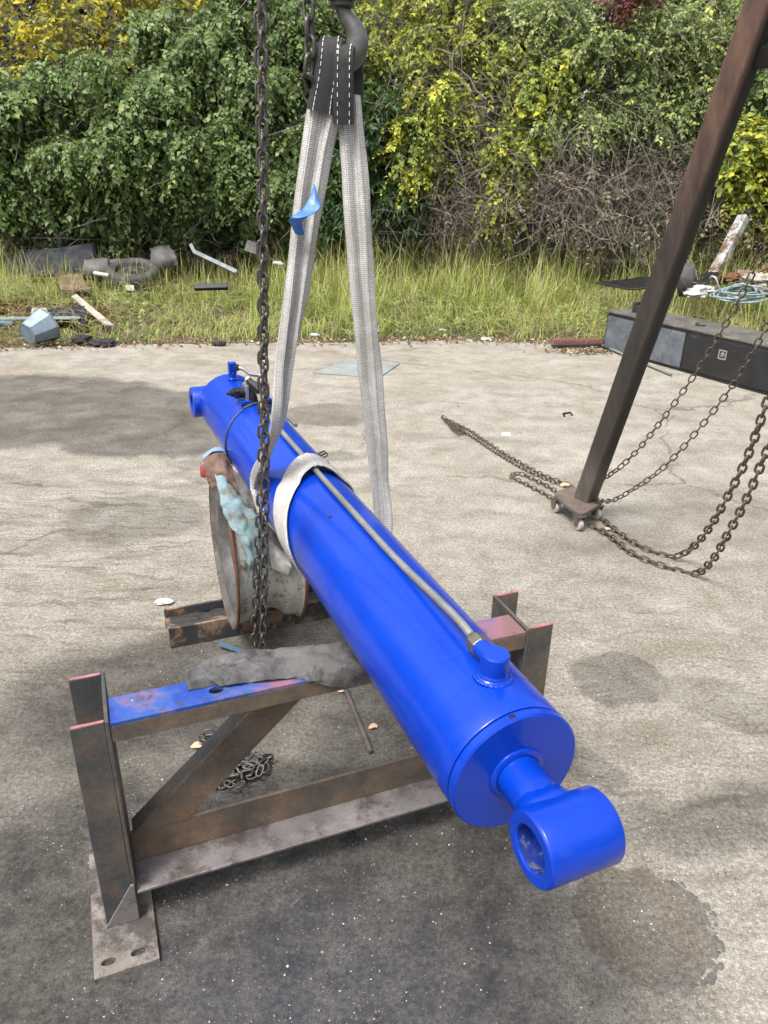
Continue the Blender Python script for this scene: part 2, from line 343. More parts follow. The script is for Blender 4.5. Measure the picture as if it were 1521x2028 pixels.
def leaves_mesh(p, d, up, L, W, tint):                     # two-triangle folded leaves
    n = len(p); side = unit(np.cross(d, up)); nrm = np.cross(side, d); L = L[:, None]; W = W[:, None]
    v = np.stack([p, p + d * L * .42 + side * W * .5 + nrm * W * .18, p + d * L - nrm * L * .12, p + d * L * .42 - side * W * .5 + nrm * W * .18], 1).reshape(-1, 3)
    i = np.arange(n)[:, None] * 4; t = np.concatenate([i + [0, 1, 2], i + [0, 2, 3]], 1).reshape(-1, 3)
    return v, t, np.repeat(tint, 2)
def sticks(p0, p1, r0, r1, sag=0.0, seg=4, R=None, wob=.0):   # thin three-sided branches
    n = len(p0); T = np.linspace(0, 1, seg + 1); R = R or rng
    c = p0[:, None] * (1 - T)[None, :, None] + p1[:, None] * T[None, :, None]
    c[:, :, 2] += (np.asarray(sag).reshape(-1, 1) * (4 * T * (1 - T))[None])
    if wob: c[:, 1:-1] += R.normal(0, wob, (n, seg - 1, 3))
    ax = unit(p1 - p0); a = unit(np.cross(ax, R.normal(0, 1, (n, 3)))); bb = np.cross(ax, a)
    rr = np.asarray(r0).reshape(-1, 1) * (1 - T)[None] + np.asarray(r1).reshape(-1, 1) * T[None]
    vs = np.stack([c + rr[:, :, None] * (math.cos(q) * a + math.sin(q) * bb)[:, None] for q in (0, 2.094, 4.189)], 2)   # n,seg+1,3,3
    idx = np.arange(n * (seg + 1) * 3).reshape(n, seg + 1, 3); f = []
    for k in range(3):
        k2 = (k + 1) % 3; f.append(np.stack([idx[:, :-1, k], idx[:, :-1, k2], idx[:, 1:, k2], idx[:, 1:, k]], -1).reshape(-1, 4))
    return vs.reshape(-1, 3), np.concatenate(f)
def crown(lobes, n, slen, nl, leaf, droop, R, shell=.45, back=.35, spread=.9):
    L = np.array(lobes, float); wgt = (L[:, 3] * L[:, 4] * L[:, 5]) ** (2 / 3.); k = R.choice(len(L), n * 2, p=wgt / wgt.sum())
    d = unit(R.normal(0, 1, (n * 2, 3))); keep = (d[:, 1] < .25) | (R.random(n * 2) < back); k, d = k[keep][:n], d[keep][:n]; n = len(k)
    rf = shell + (1 - shell) * R.random(n) ** .6; rf *= 1 + .22 * np.sin(d[:, 0] * 5 + k * 2.1) * np.cos(d[:, 2] * 6 + k)
    base = L[k, :3] + L[k, 3:6] * d * rf[:, None]
    td = unit(d * .55 + R.normal(0, .5, (n, 3)) + np.array([0, -.15, -droop])); ln = slen * R.uniform(.55, 1.25, n)
    m = nl; t = (np.arange(m) + R.random((n, m))) / m
    pos = base[:, None] + td[:, None] * (t * ln[:, None])[:, :, None]; pos[:, :, 2] -= droop * .45 * t * t * ln[:, None]
    sgn = np.where(np.arange(m) % 2, 1, -1)[None, :, None]; sd = unit(np.cross(td, np.array([0, 0, 1.])) + 1e-3)
    ld = unit(td[:, None] * .55 + sgn * sd[:, None] * spread + R.normal(0, .35, (n, m, 3)) + np.array([0, 0, -.25 - droop * .3]))
    up = unit(np.array([0, -.45, 1.0]) + R.normal(0, .45, (n, m, 3)))
    sr = R.random(n); ti = np.clip(.62 * sr[:, None] + .38 * R.random((n, m)), 0, 1)
    ll = leaf[0] * R.uniform(.45, 1.35, (n, m)) * R.uniform(.75, 1.2, (n, 1)); lw = leaf[1] / leaf[0] * ll * R.uniform(.8, 1.15, (n, m))
    tips = base + td * ln[:, None]; tips[:, 2] -= droop * .45 * ln
    return (pos.reshape(-1, 3), ld.reshape(-1, 3), up.reshape(-1, 3), ll.ravel(), lw.ravel(), ti.ravel()), (base, tips)

bark = worn('tree_bark', [(.3, (.045, .034, .025)), (.7, (.13, .10, .075))], 9, (.8, .95), stretch=(1, 1, .25), bstr=.8, bdist=.02, fine=60)
twig_m = worn('twig_bark', [(.3, (.13, .105, .08)), (.7, (.32, .285, .24))], 9, (.75, .95), bstr=.1, fine=60)
M_LEAF = {
    'green': leafmat('green_leaves', [(0, (.038, .072, .018)), (.3, (.078, .135, .038)), (.6, (.138, .205, .068)), (.88, (.22, .29, .11)), (1, (.36, .38, .10))], .34, .34),
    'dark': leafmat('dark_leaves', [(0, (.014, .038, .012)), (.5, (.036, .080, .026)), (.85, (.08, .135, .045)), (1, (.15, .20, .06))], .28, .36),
    'yellow': leafmat('yellow_leaves', [(0, (.07, .12, .02)), (.30, (.17, .21, .03)), (.5, (.42, .38, .03)), (.8, (.62, .50, .03)), (1, (.66, .38, .03))], .4),
    'lime': leafmat('lime_leaves', [(0, (.09, .15, .028)), (.3, (.20, .27, .05)), (.6, (.38, .42, .07)), (.88, (.62, .60, .07)), (1, (.65, .46, .05))], .42),
    'mixed': leafmat('mixed_leaves', [(0, (.08, .13, .04)), (.35, (.17, .235, .085)), (.65, (.28, .34, .15)), (.84, (.43, .45, .14)), (.94, (.60, .58, .10)), (1, (.40, .22, .08))], .36, .38),
    'brown': leafmat('dry_leaves', [(0, (.075, .056, .040)), (.5, (.165, .13, .092)), (.85, (.27, .225, .165)), (1, (.36, .34, .16))], .2, .7),
    'red': leafmat('red_leaves', [(0, (.06, .009, .012)), (1, (.13, .018, .026))], .3),
}
def limb(b, p0, p1, r0, r1, bend, R, n=7, seg=7):
    p0, p1 = npv(p0), npv(p1); T = np.linspace(0, 1, seg)
    off = R.normal(0, bend, 3); pts = [p0 + (p1 - p0) * t + off * math.sin(math.pi * t) + R.normal(0, bend * .12, 3) * (0 < t < 1) for t in T]
    b.tube(pts, [r0 + (r1 - r0) * t for t in T], n)
def clumps(lobes, k, R):
    out = []
    for l in lobes:
        d = unit(R.normal(0, 1, (k, 3))); d[:, 1] = -abs(d[:, 1]) * R.choice([1, 1, 1, -1], k)
        for q in d:
            s = R.uniform(.26, .47); out.append((l[0] + l[3] * q[0] * .75, l[1] + l[4] * q[1] * .75, l[2] + l[5] * q[2] * .72, l[3] * s, l[4] * s, l[5] * s * .62))
    return out
def tree(name, label, cat, base, fork, lobes, kind, n, slen, nl, leaf, droop, seed, trunk_r=.07, group=None, shell=.45, twigs=.5, bare=0, spread=.9, cl=0):
    R = np.random.default_rng(seed); bx, by = base; bz = hgt(bx, by) - .08
    t = thing(name, (bx, by, bz), label, cat, group); tb = MB(); fk = (fork[0], fork[1], fork[2])
    limb(tb, (bx, by, bz), fk, trunk_r, trunk_r * .7, .08, R)
    for l in lobes: limb(tb, fk, l[:3], trunk_r * .55, trunk_r * .15, .18, R, 6)
    tb.build('trunk', bark, t, smooth=80)
    lv, (b0, b1) = crown(clumps(lobes, cl, R) if cl else lobes, n, slen, nl, leaf, droop, R, shell=shell, spread=spread)
    v, f, ti = leaves_mesh(*lv); np_mesh('crown', v, f, ti, M_LEAF[kind], t)['kind'] = 'stuff'
    k = R.random(len(b0)) < twigs; q = R.choice(len(lobes), k.sum()); La = np.array(lobes, float)
    near = np.argmin(((b0[k][:, None] - La[None, :, :3]) ** 2).sum(-1), 1)
    inner = La[near, :3] * .45 + b0[k] * .55
    p0 = np.concatenate([b0[k], inner]); p1 = np.concatenate([b1[k], b0[k]])
    if bare:
        c = La[R.choice(len(La), bare)]; a = c[:, :3] + c[:, 3:6] * R.uniform(-.9, .9, (bare, 3)); d = unit(R.normal(0, 1, (bare, 3)) + [0, -.5, .2]) * R.uniform(.4, 1.1, (bare, 1))
        p0 = np.concatenate([p0, a]); p1 = np.concatenate([p1, a + d])
    v, f = sticks(p0, p1, R.uniform(.003, .007, len(p0)), np.full(len(p0), .0015), -.02, 4, R, .015)
    np_mesh('branches', v, f, None, twig_m, t, True)['kind'] = 'stuff'
    return t
def lb(px, py, Y, rx, rz, ry=None): p = at(px, py, Y); return (p[0], p[1], p[2], rx, ry or .8 * rx, rz)

# the hedge of trees behind the yard, left to right
tree('leafy_tree', 'large green tree with drooping leafy branches over the dark scrap panel', 'tree', (-4.6, 11.6), (-4.3, 11.6, 1.9),
     [lb(70, 260, 11.0, 1.0, .7), lb(230, 180, 11.0, 1.0, .7), lb(150, 330, 10.8, .9, .5), lb(30, 370, 10.8, .7, .45), lb(290, 290, 10.7, .8, .6), lb(350, 120, 11.4, .8, .7), lb(-60, 280, 11.2, .9, .8), lb(225, 395, 10.8, .5, .35), lb(330, 390, 10.9, .4, .3)],
     'green', 4600, .34, 13, (.072, .054), .85, 21, .085, twigs=.4, bare=110, cl=10, shell=.1)
tree('leafy_tree', 'green tree behind the hanging chain with a pale leaning limb', 'tree', (-2.55, 11.7), (-2.4, 11.5, 1.7),
     [lb(420, 310, 11.0, .8, .6), lb(540, 240, 11.0, .85, .8), lb(470, 120, 11.4, .9, .8), lb(600, 130, 11.6, .8, .9), lb(530, 370, 10.8, .6, .4), lb(600, 330, 11.1, .7, .6), lb(540, 30, 11.5, .9, .6)],
     'green', 3900, .34, 13, (.068, .05), .8, 22, .07, twigs=.4, bare=90, cl=10, shell=.1)
tree('leafy_tree', 'thin dark trunk with high sparse leaves left of the dark scrap panel', 'tree', (-5.15, 10.9), (-5.1, 10.9, 1.6), [lb(60, 330, 10.9, .4, .3), lb(20, 300, 10.9, .4, .3)], 'green', 150, .34, 12, (.07, .05), .7, 61, .055, twigs=.4)
tree('leafy_tree', 'leaning bare limb with a few leaves rising behind the old tyre', 'tree', (-3.6, 10.9), (-3.05, 10.7, 1.45), [lb(345, 360, 10.7, .3, .25)], 'green', 80, .34, 12, (.07, .05), .7, 62, .05, twigs=.4)
tree('yellow_tree', 'yellow leaved tree with bare grey branches in the top left corner', 'tree', (-6.2, 12.8), (-5.9, 12.7, 2.4),
     [lb(40, 60, 12.0, 1.0, .8), lb(180, 70, 12.0, 1.0, .8), lb(60, 190, 11.9, .9, .6), lb(300, 40, 12.1, .7, .7), lb(-60, 120, 12.4, .9, .9), lb(330, 0, 12.1, .8, .5)],
     'yellow', 800, .36, 11, (.07, .052), .4, 23, .07, twigs=.9, bare=900, cl=9, shell=.1)
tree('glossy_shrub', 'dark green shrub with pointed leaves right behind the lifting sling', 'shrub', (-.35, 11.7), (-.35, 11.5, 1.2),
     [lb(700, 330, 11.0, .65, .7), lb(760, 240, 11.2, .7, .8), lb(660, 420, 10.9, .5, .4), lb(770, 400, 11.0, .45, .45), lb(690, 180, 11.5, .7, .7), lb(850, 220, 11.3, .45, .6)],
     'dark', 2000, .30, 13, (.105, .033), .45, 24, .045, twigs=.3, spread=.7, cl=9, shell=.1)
tree('vine_covered_tree', 'tree hung with yellowing vines above the middle of the tall grass', 'tree', (.9, 12.2), (.8, 12.1, 2.0),
     [lb(800, 90, 11.6, .8, .8), lb(900, 60, 11.5, .9, .8), lb(860, 190, 11.2, .55, .5), lb(960, 170, 11.2, .8, .7), lb(1020, 270, 11.0, .6, .4), lb(760, 20, 12, .9, .7), lb(840, 330, 11, .35, .4)],
     'lime', 1900, .32, 11, (.062, .045), .6, 25, .06, twigs=.8, bare=520, cl=10, shell=.1)
tree('mixed_tree', 'pale green feathery tree right of centre above the dead brush', 'tree', (2.7, 12.2), (2.7, 12.0, 2.0),
     [lb(1080, 80, 11.4, .9, .8), lb(1180, 160, 11.1, .9, .7), lb(1290, 90, 11.3, .9, .9), lb(1120, 240, 11.0, .7, .4), lb(1260, 240, 11.0, .7, .4), lb(1000, 20, 11.8, .9, .7), lb(1350, 200, 11.1, .6, .6)],
     'mixed', 4200, .32, 13, (.055, .034), .5, 26, .065, twigs=.5, bare=260, cl=12, shell=.1)
tree('mixed_tree', 'green tree behind the rusty gantry leg at the right edge', 'tree', (5.0, 12.0), (4.9, 11.9, 2.0),
     [lb(1420, 80, 11.4, .9, .8), lb(1500, 170, 11.2, .8, .7), lb(1560, 60, 11.6, 1.1, .9), lb(1440, 250, 11.1, .6, .5), lb(1620, 260, 11.3, 1, .9)],
     'mixed', 2200, .34, 13, (.065, .045), .5, 27, .065, twigs=.4, bare=100, cl=11, shell=.1)
tree('yellow_shrub', 'bright yellow leaved shrub at the right edge below the green tree', 'shrub', (5.1, 10.9), (5.05, 10.8, 1.0),
     [lb(1480, 290, 10.6, .45, .3), lb(1530, 310, 10.6, .5, .4), lb(1450, 340, 10.6, .35, .28), lb(1500, 400, 10.7, .5, .3)],
     'lime', 480, .3, 12, (.075, .055), .4, 28, .03, twigs=.6)
for i, (px, py, la) in enumerate([(1070, 180, 'yellow green vine cluster hanging in the pale feathery tree'), (835, 240, 'yellow vine cluster hanging left of the bare vine tangle'), (1010, 330, 'yellow vine trailing down over the dead brush')]):
    p = at(px, py, 10.75)
    tree('hanging_vine', la, 'vine', (p[0] + .1, 11.2), (p[0], 11.1, p[2] + .3), [lb(px, py, 10.75, .35, .28), lb(px - 25, py + 70, 10.7, .25, .3), lb(px + 35, py - 60, 10.8, .35, .25)], 'lime', 190, .3, 11, (.065, .05), .8, 40 + i, .012, 'hanging yellow vines', twigs=.6)
tree('red_shrub', 'dark red leaved branch at the top edge right of centre', 'shrub', (3.5, 11.5), (3.5, 11.3, 2.4), [lb(1235, 2, 10.7, .22, .1), lb(1260, -30, 10.8, .3, .2)], 'red', 110, .2, 10, (.06, .04), .5, 29, .02)
# dead brush: tangled stems and dry leaves
def brush(name, label, lobes, nst, nlf, seed, kind='brown', cat='brush'):
    R = np.random.default_rng(seed); La = np.array(lobes, float); x = La[:, 0].mean(); y = La[:, 1].mean(); t = thing(name, (x, y, hgt(x, y)), label, cat)
    k = R.choice(len(La), nst); a = La[k, :3] + La[k, 3:6] * R.normal(0, .55, (nst, 3)); d = unit(R.normal(0, 1, (nst, 3)) * [1, .6, .9] + [0, 0, .25]) * R.uniform(.3, 1.2, (nst, 1))
    v, f = sticks(a - d / 2, a + d / 2, R.uniform(.002, .006, nst), np.full(nst, .0015), R.normal(.05, .12, nst), 6, R, .02); np_mesh('stems', v, f, None, twig_m, t, True)['kind'] = 'stuff'
    lv, _ = crown(lobes, nlf, .3, 10, (.05, .034), .6, R, shell=.3); np_mesh('foliage', *leaves_mesh(*lv), M_LEAF[kind], t)['kind'] = 'stuff'
    return t
brush('dead_brush', 'tangled brown dead brush behind the tall grass left of the gantry leg', [lb(900, 330, 11.2, .7, .5), lb(1000, 400, 10.9, .7, .45), lb(1100, 360, 10.9, .8, .5), lb(1200, 330, 11.0, .8, .5), lb(1180, 430, 10.8, .8, .35), lb(1290, 380, 10.9, .6, .5), lb(890, 440, 11.2, .6, .35)], 3300, 1100, 31)
brush('dead_brush', 'grey brown dead brush right of the gantry leg behind the white post', [lb(1400, 400, 10.9, .6, .5), lb(1480, 440, 10.9, .7, .35), lb(1560, 420, 11.0, .7, .5)], 1000, 650, 32)
brush('bare_vines', 'bare grey vine stems arching in front of the vine covered tree', [lb(920, 80, 11.1, .5, .7), lb(960, 250, 10.9, .6, .4), lb(880, 180, 11.1, .4, .6), lb(830, 330, 11.1, .35, .4)], 700, 120, 33, 'lime', 'vine')
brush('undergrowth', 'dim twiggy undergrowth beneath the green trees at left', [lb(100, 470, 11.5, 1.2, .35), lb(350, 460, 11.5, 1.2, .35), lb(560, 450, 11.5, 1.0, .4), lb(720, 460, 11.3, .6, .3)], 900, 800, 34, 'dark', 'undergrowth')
# the wood that closes the view behind them
R0 = np.random.default_rng(77)
for i, (x, la) in enumerate([(-9.5, 'tall dark tree of the wood behind, beyond the left edge'), (-6.4, 'tall dark tree of the wood behind the yellow tree'), (-3.4, 'tall dark tree of the wood behind the left green trees'), (-.5, 'tall dark tree of the wood behind the lifting hook'), (2.3, 'tall dark tree of the wood behind the vine covered tree'), (5.2, 'tall dark tree of the wood behind the gantry leg'), (8.3, 'tall dark tree of the wood beyond the right edge')]):
    lo = [(x + R0.uniform(-1, 1), 14.2 + R0.uniform(-.4, .6), z, 1.5, 1.1, .95) for z in (1.2, 2.3, 3.5, 4.7, 5.9)] + [(x + s, 14.0, z, 1.2, .9, .8) for s in (-1.1, 1.1) for z in (1.0, 2.4, 4.0)]
    tree('wood_tree', la, 'tree', (x, 14.6), (x, 14.6, 2.6), lo, 'dark', 800, .7, 11, (.21, .15), .5, 50 + i, .14, 'wood behind the yard', twigs=.1)

# unseen copies of the wood trees, added to block low sky and darken reflections
src = [o for o in bpy.data.objects if o.name.startswith('wood_tree')]
for i, (x, y) in enumerate([(-11, 9.5), (-11.5, 5), (-11.5, .5), (-10.5, -4), (-6.5, -8), (-1, -9.5), (5, -9), (9.5, -6), (11.5, -1.5), (12, 3.5), (12, 8.5)]):
    s = src[i % len(src)]; c = s.copy(); COL.objects.link(c); c.location = (x, y, -.1); c.rotation_euler = (0, 0, i * 1.3); c['label'] = 'unseen tall dark tree added round the yard to block the low sky'; c['group'] = 'added unseen trees'
    for ch_ in s.children:
        k_ = ch_.copy(); COL.objects.link(k_); k_.parent = c; k_.matrix_parent_inverse = ch_.matrix_parent_inverse.copy()

# grass
def grass(name, label, P, H, W, lean, tint, mat):
    n = len(P); R = rng; az = np.array([3.2 * math.pi * noise.noise((a * 1.7, c * 1.7, 6)) for a, c in P[:, :2]]) + R.normal(0, .9, n); ld = np.stack([np.cos(az), np.sin(az), np.zeros(n)], 1); sd = np.stack([-np.sin(az), np.cos(az), np.zeros(n)], 1)
    vs = []
    for t, wf in ((0, 1), (.4, .9), (.75, .6)):
        c = P + np.array([0, 0, 1.]) * (H * (t - .25 * lean * t * t))[:, None] + ld * (H * lean * t * t * .8)[:, None]
        vs += [c - sd * (W * wf / 2)[:, None], c + sd * (W * wf / 2)[:, None]]
    vs.append(P + np.array([0, 0, 1.]) * (H * (1 - .3 * lean))[:, None] + ld * (H * lean * .8)[:, None])
    v = np.stack(vs, 1).reshape(-1, 3); i = np.arange(n)[:, None] * 7
    f = np.concatenate([i + [0, 1, 3], i + [0, 3, 2], i + [2, 3, 5], i + [2, 5, 4], i + [4, 5, 6]], 1).reshape(-1, 3)
    ti = np.stack([tint, tint, tint + .06, tint + .06, tint + .14], 1).ravel()
    return tag(np_mesh(name, v, f, np.clip(ti, 0, 1), mat), label, 'grass', kind='stuff')
def scatter(n, x0, x1, y0, y1, dens):
    P = np.stack([rng.uniform(x0, x1, n), rng.uniform(y0, y1, n)], 1); d = np.array([dens(*p) for p in P]); P = P[rng.random(n) < d]
    return np.array([(x, y, hgt(x, y) - .02) for x, y in P])
ex = np.array([e[0] for e in EDGE]); ey = np.array([e[1] for e in EDGE])
def past(x, y): return y - np.interp(x, ex, ey)
def clump(x, y, s=1.3, o=0): return .5 + .9 * noise.noise((x * s + o, y * s, 2.2 + o))
def short_d(x, y):
    d = past(x, y)
    if d < -.05: return 0
    k = .35 + clump(x, y, 1.8)
    if x < -2.6 and .5 < d < 1.6: k *= .35
    if x > 2.9 and 2.2 < d < 3.4: k *= .3
    return max(0.03, min(1, k)) * min(1, .22 + max(0, d) * 2)
G = scatter(62000, -6.2, 6.8, 5.2, 11.2, short_d)
gm = leafmat('grass_blades', [(0, (.07, .125, .025)), (.3, (.15, .25, .042)), (.55, (.30, .39, .07)), (.78, (.48, .47, .17)), (.92, (.55, .47, .26)), (1, (.42, .32, .2))], .3, .6)
x, y = G[:, 0], G[:, 1]; dd = np.array([past(a, b) for a, b in zip(x, y)]); cl = np.array([clump(a, b, .9, 5) for a, b in zip(x, y)])
Hh = (.10 + .20 * np.clip(dd, 0, 1.2)) * rng.uniform(.45, 1.3, len(G)) * (.75 + .5 * cl); Hh[x < -1.6] *= .55; Hh[x > 2.4] *= .7
tn = np.clip(.36 + .55 * (cl - .4) + rng.normal(0, .2, len(G)) + .12 * (x > 2.2) + .06 * (x < -2), 0, .95)
grass('meadow_grass', 'short green and straw grass along the yard edge', G, Hh, rng.uniform(.005, .011, len(G)), rng.uniform(.3, 1.6, len(G)), tn, gm)
def tall_d(x, y):
    d = past(x, y)
    if x < -1.9 or d < .75: return 0
    f = min(1, (x + 1.9) * 1.2) * (1 if x < 2.4 else .35); return f * max(0.05, min(1, .2 + 1.1 * clump(x, y, 1.1, 9))) * min(1, (d - .7) * 1.1)
G = scatter(14000, -2, 6.5, 7.5, 11.3, tall_d)
x, y = G[:, 0], G[:, 1]; dd = np.array([past(a, b) for a, b in zip(x, y)])
grass('tall_grass', 'tall straw coloured grass in front of the dead brush', G, (.34 + .26 * np.clip(dd - .8, 0, 1.6)) * rng.uniform(.55, 1.35, len(G)), rng.uniform(.004, .008, len(G)), rng.uniform(.15, 1.15, len(G)), np.clip(rng.normal(.66, .24, len(G)), .15, .98), gm)
n = 5200; x = rng.uniform(-6, 6.5, n); y = np.interp(x, ex, ey) + rng.uniform(.1, 2.6, n); P = np.stack([x, y, [hgt(a, c) + .03 + .16 * rng.random() for a, c in zip(x, y)]], 1); az = rng.uniform(0, 6.28, n)
dv_ = unit(np.stack([np.cos(az), np.sin(az), rng.normal(.25, .5, n)], 1)); ll = rng.uniform(.12, .42, n); v, f = sticks(P - dv_ * ll[:, None] * .5, P + dv_ * ll[:, None] * .5, np.full(n, .0022), np.full(n, .0012), rng.uniform(0, .06, n), 3, rng)
tag(np_mesh('dead_stalks', v, f, np.repeat(rng.uniform(.7, 1, n), 9) if len(f) == n * 9 else rng.uniform(.7, 1, len(f)), gm), 'bent straw stalks lying through the grass', 'stalks', kind='stuff')
R5 = np.random.default_rng(5); wl = []
for k in range(60):
    x = R5.uniform(-5.5, 6); y = np.interp(x, ex, ey) + R5.uniform(.15, 2.4); wl.append((x, y, hgt(x, y) + .08, R5.uniform(.1, .25), R5.uniform(.1, .2), R5.uniform(.06, .2)))
lv, _ = crown(wl, 900, .12, 8, (.04, .022), .1, R5, shell=.2); tag(np_mesh('leafy_weeds', *leaves_mesh(*lv), M_LEAF['mixed']), 'low leafy weeds growing among the grass', 'weeds', kind='stuff')
def weed_d(x, y): d = past(x, y); return .9 if (x < -1.2 and d > 1.6) else 0
G = scatter(2600, -6, -1, 8.6, 10.8, weed_d)
grass('dry_weeds', 'thin dry weed stalks among the scrap at left', G, rng.uniform(.25, .6, len(G)), rng.uniform(.004, .007, len(G)), rng.uniform(.1, .8, len(G)), rng.uniform(.4, 1, len(G)), gm)
# fallen leaves along the edge and grit on the concrete
n = 2200; x = rng.uniform(-5.5, 3.0, n); y = np.interp(x, ex, ey) + rng.normal(.03, .10, n) - np.abs(rng.normal(0, .05, n)) + .12 * (rng.random(n) < .4)
P = np.stack([x, y, np.where(y > np.interp(x, ex, ey), .01, .006) + rng.random(n) * .012], 1)
k = 70; kx = rng.uniform(-4, 3.4, k); P = np.concatenate([P, np.stack([kx, rng.uniform(2.2, 7.6, k), np.full(k, .004)], 1)]); k2 = 300; P = np.concatenate([P, np.stack([rng.normal(2.0, .22, k2), rng.normal(7.66, .07, k2), rng.uniform(.004, .03, k2)], 1)])
az = rng.uniform(0, 6.28, len(P)); d = np.stack([np.cos(az), np.sin(az), rng.normal(0, .15, len(P))], 1); d = unit(d)
ll = rng.uniform(.015, .05, len(P)); ll[2200:2270] *= .6; litter_m = leafmat('leaf_litter', [(0, (.06, .038, .022)), (.4, (.16, .09, .05)), (.75, (.33, .22, .13)), (1, (.5, .42, .3))], .1, .8)
tag(np_mesh('fallen_leaves', *leaves_mesh(P, d, unit(rng.normal(0, .35, (len(P), 3)) + [0, 0, 1]), ll, ll * .7, rng.random(len(P))), litter_m), 'dry fallen leaves littering the pavement edge', 'leaves', kind='stuff')
n = 20000; r = 1.0 / rng.uniform(1 / 7.5, 1 / .85, n); th = rng.uniform(-.62, .62, n); P = np.stack([r * np.sin(th), r * np.cos(th), np.zeros(n)], 1)
cl = np.array([noise.noise((a * 2.2, b_ * 2.2, 8)) for a, b_ in P[:, :2]]); keep = rng.random(n) < np.clip(.4 + cl * 1.2, .06, 1); P = P[keep]; n = len(P)
sz = np.clip(rng.lognormal(-6.55, .5, n), .0006, .0045); P[:, 2] = sz * .35
oc = np.array([[1, 0, 0], [-1, 0, 0], [0, 1, 0], [0, -1, 0], [0, 0, .8], [0, 0, -.8]]); of = np.array([[0, 2, 4], [2, 1, 4], [1, 3, 4], [3, 0, 4], [2, 0, 5], [1, 2, 5], [3, 1, 5], [0, 3, 5]])
v = (P[:, None] + sz[:, None, None] * oc[None] * rng.uniform(.6, 1.3, (n, 6, 1))).reshape(-1, 3); f = (np.arange(n)[:, None, None] * 6 + of[None]).reshape(-1, 3)
grit_m = leafmat('grit_stones', [(0, (.05, .045, .04)), (.55, (.17, .15, .12)), (.8, (.34, .31, .26)), (1, (.7, .66, .58))], .0, .85)
tag(np_mesh('grit', v, f, np.repeat(rng.random(n), 8), grit_m), 'fine grit and stone chips scattered on the concrete', 'grit', kind='stuff')
#PART3
# ------------------------------------------------------------------ materials of the things
blue_m, nt, p, vec, _ = new_mat('gloss_blue_paint')
f1 = noi(nt, vec, 7, 6, .6); f2 = noi(nt, vec, 55, 4, .6); f3 = noi(nt, vec, 320, 3, .6)
scr = noi(nt, nd(nt, 'Mapping', {'Vector': vec, 'Rotation': (0.3, .2, .9), 'Scale': (1, 14, 6)}).outputs[0], 9, 8, .7)
colb = ramp(nt, f1, [(.3, (.0002, .027, .31)), (.7, (.0004, .037, .37))])
colb = mix(nt, ramp(nt, scr, [(.62, 0), (.72, .16)]), colb, (.03, .09, .5))
setp(nt, p, Base_Color=colb, Roughness=ramp(nt, f1, [(.3, .27), (.7, .40)]), Specular_IOR_Level=.26, Coat_Weight=.20, Coat_Roughness=.06,
     Normal=bump(nt, math_(nt, 'ADD', math_(nt, 'MULTIPLY', f2, .7), math_(nt, 'ADD', math_(nt, 'MULTIPLY', f3, .25), math_(nt, 'MULTIPLY', scr, .3))), .16, .0016))
rust_steel = worn('rusty_dark_steel', [(.28, (.034, .038, .044)), (.45, (.058, .060, .062)), (.58, (.115, .095, .078)), (.74, (.19, .15, .115))], 6, (.45, .75), .25, second=((.09, .055, .034), (.19, .11, .062)), sscale=23, sthr=(.52, .72), bstr=.4, bdist=.002, fine=150)
brown_steel = worn('brown_rusted_steel', [(.28, (.045, .043, .042)), (.45, (.085, .070, .056)), (.60, (.15, .108, .074)), (.74, (.21, .15, .10))], 7, (.5, .8), .1, second=((.10, .052, .028), (.20, .105, .05)), sscale=19, sthr=(.52, .70), bstr=.45, bdist=.002, fine=150)
mauve_steel = worn('oversprayed_steel', [(.28, (.075, .068, .068)), (.5, (.135, .122, .120)), (.72, (.20, .185, .18))], 7, (.45, .75), .15, second=((.03, .028, .034), (.10, .075, .062)), sscale=13, sthr=(.50, .62), bstr=.3, bdist=.0015, fine=140)
black_steel = worn('blackened_steel', [(.3, (.022, .020, .019)), (.7, (.075, .068, .06))], 8, (.4, .7), .3, second=((.11, .06, .03), (.2, .11, .05)), sscale=10, sthr=(.6, .7), bstr=.35, fine=140)
chain_steel = worn('oiled_chain_steel', [(.3, (.035, .032, .029)), (.7, (.115, .105, .092))], 30, (.32, .55), .55, bstr=.3, bdist=.0008, fine=260)
chain_grey = worn('worn_chain_steel', [(.3, (.045, .043, .04)), (.7, (.14, .133, .12))], 30, (.35, .6), .5, bstr=.3, bdist=.0008, fine=260)
chain_rust = worn('rusty_chain_steel', [(.3, (.042, .032, .024)), (.7, (.135, .10, .07))], 24, (.55, .8), .3, bstr=.4, bdist=.001, fine=220)
zinc = worn('galvanised_tube', [(.3, (.20, .205, .19)), (.7, (.36, .36, .33))], 14, (.32, .5), .65, bstr=.2, bdist=.0006, fine=160, stretch=(1, 1, 1))
black_fit = plain('black_oxide_fitting', (.022, .023, .026), .38, .5, .3, 40)
silver = plain('plated_fitting', (.45, .45, .43), .3, .8, .15, 60)
cast = worn('forged_hook_steel', [(.3, (.045, .043, .042)), (.7, (.13, .125, .12))], 22, (.38, .55), .4, bstr=.5, bdist=.0012, fine=220)
sleeve_m = worn('black_sleeve_fabric', [(.3, (.012, .012, .013)), (.7, (.035, .034, .034))], 25, (.75, .95), bstr=.5, bdist=.0012, fine=420)
stitch_m = plain('white_thread', (.72, .7, .64), .8)
rim_white = worn('chipped_white_rim', [(.25, (.20, .19, .165)), (.5, (.38, .37, .335)), (.75, (.50, .49, .45))], 9, (.5, .8), second=((.04, .036, .033), (.14, .10, .07)), sscale=15, sthr=(.50, .60), bstr=.45, bdist=.002, fine=140)
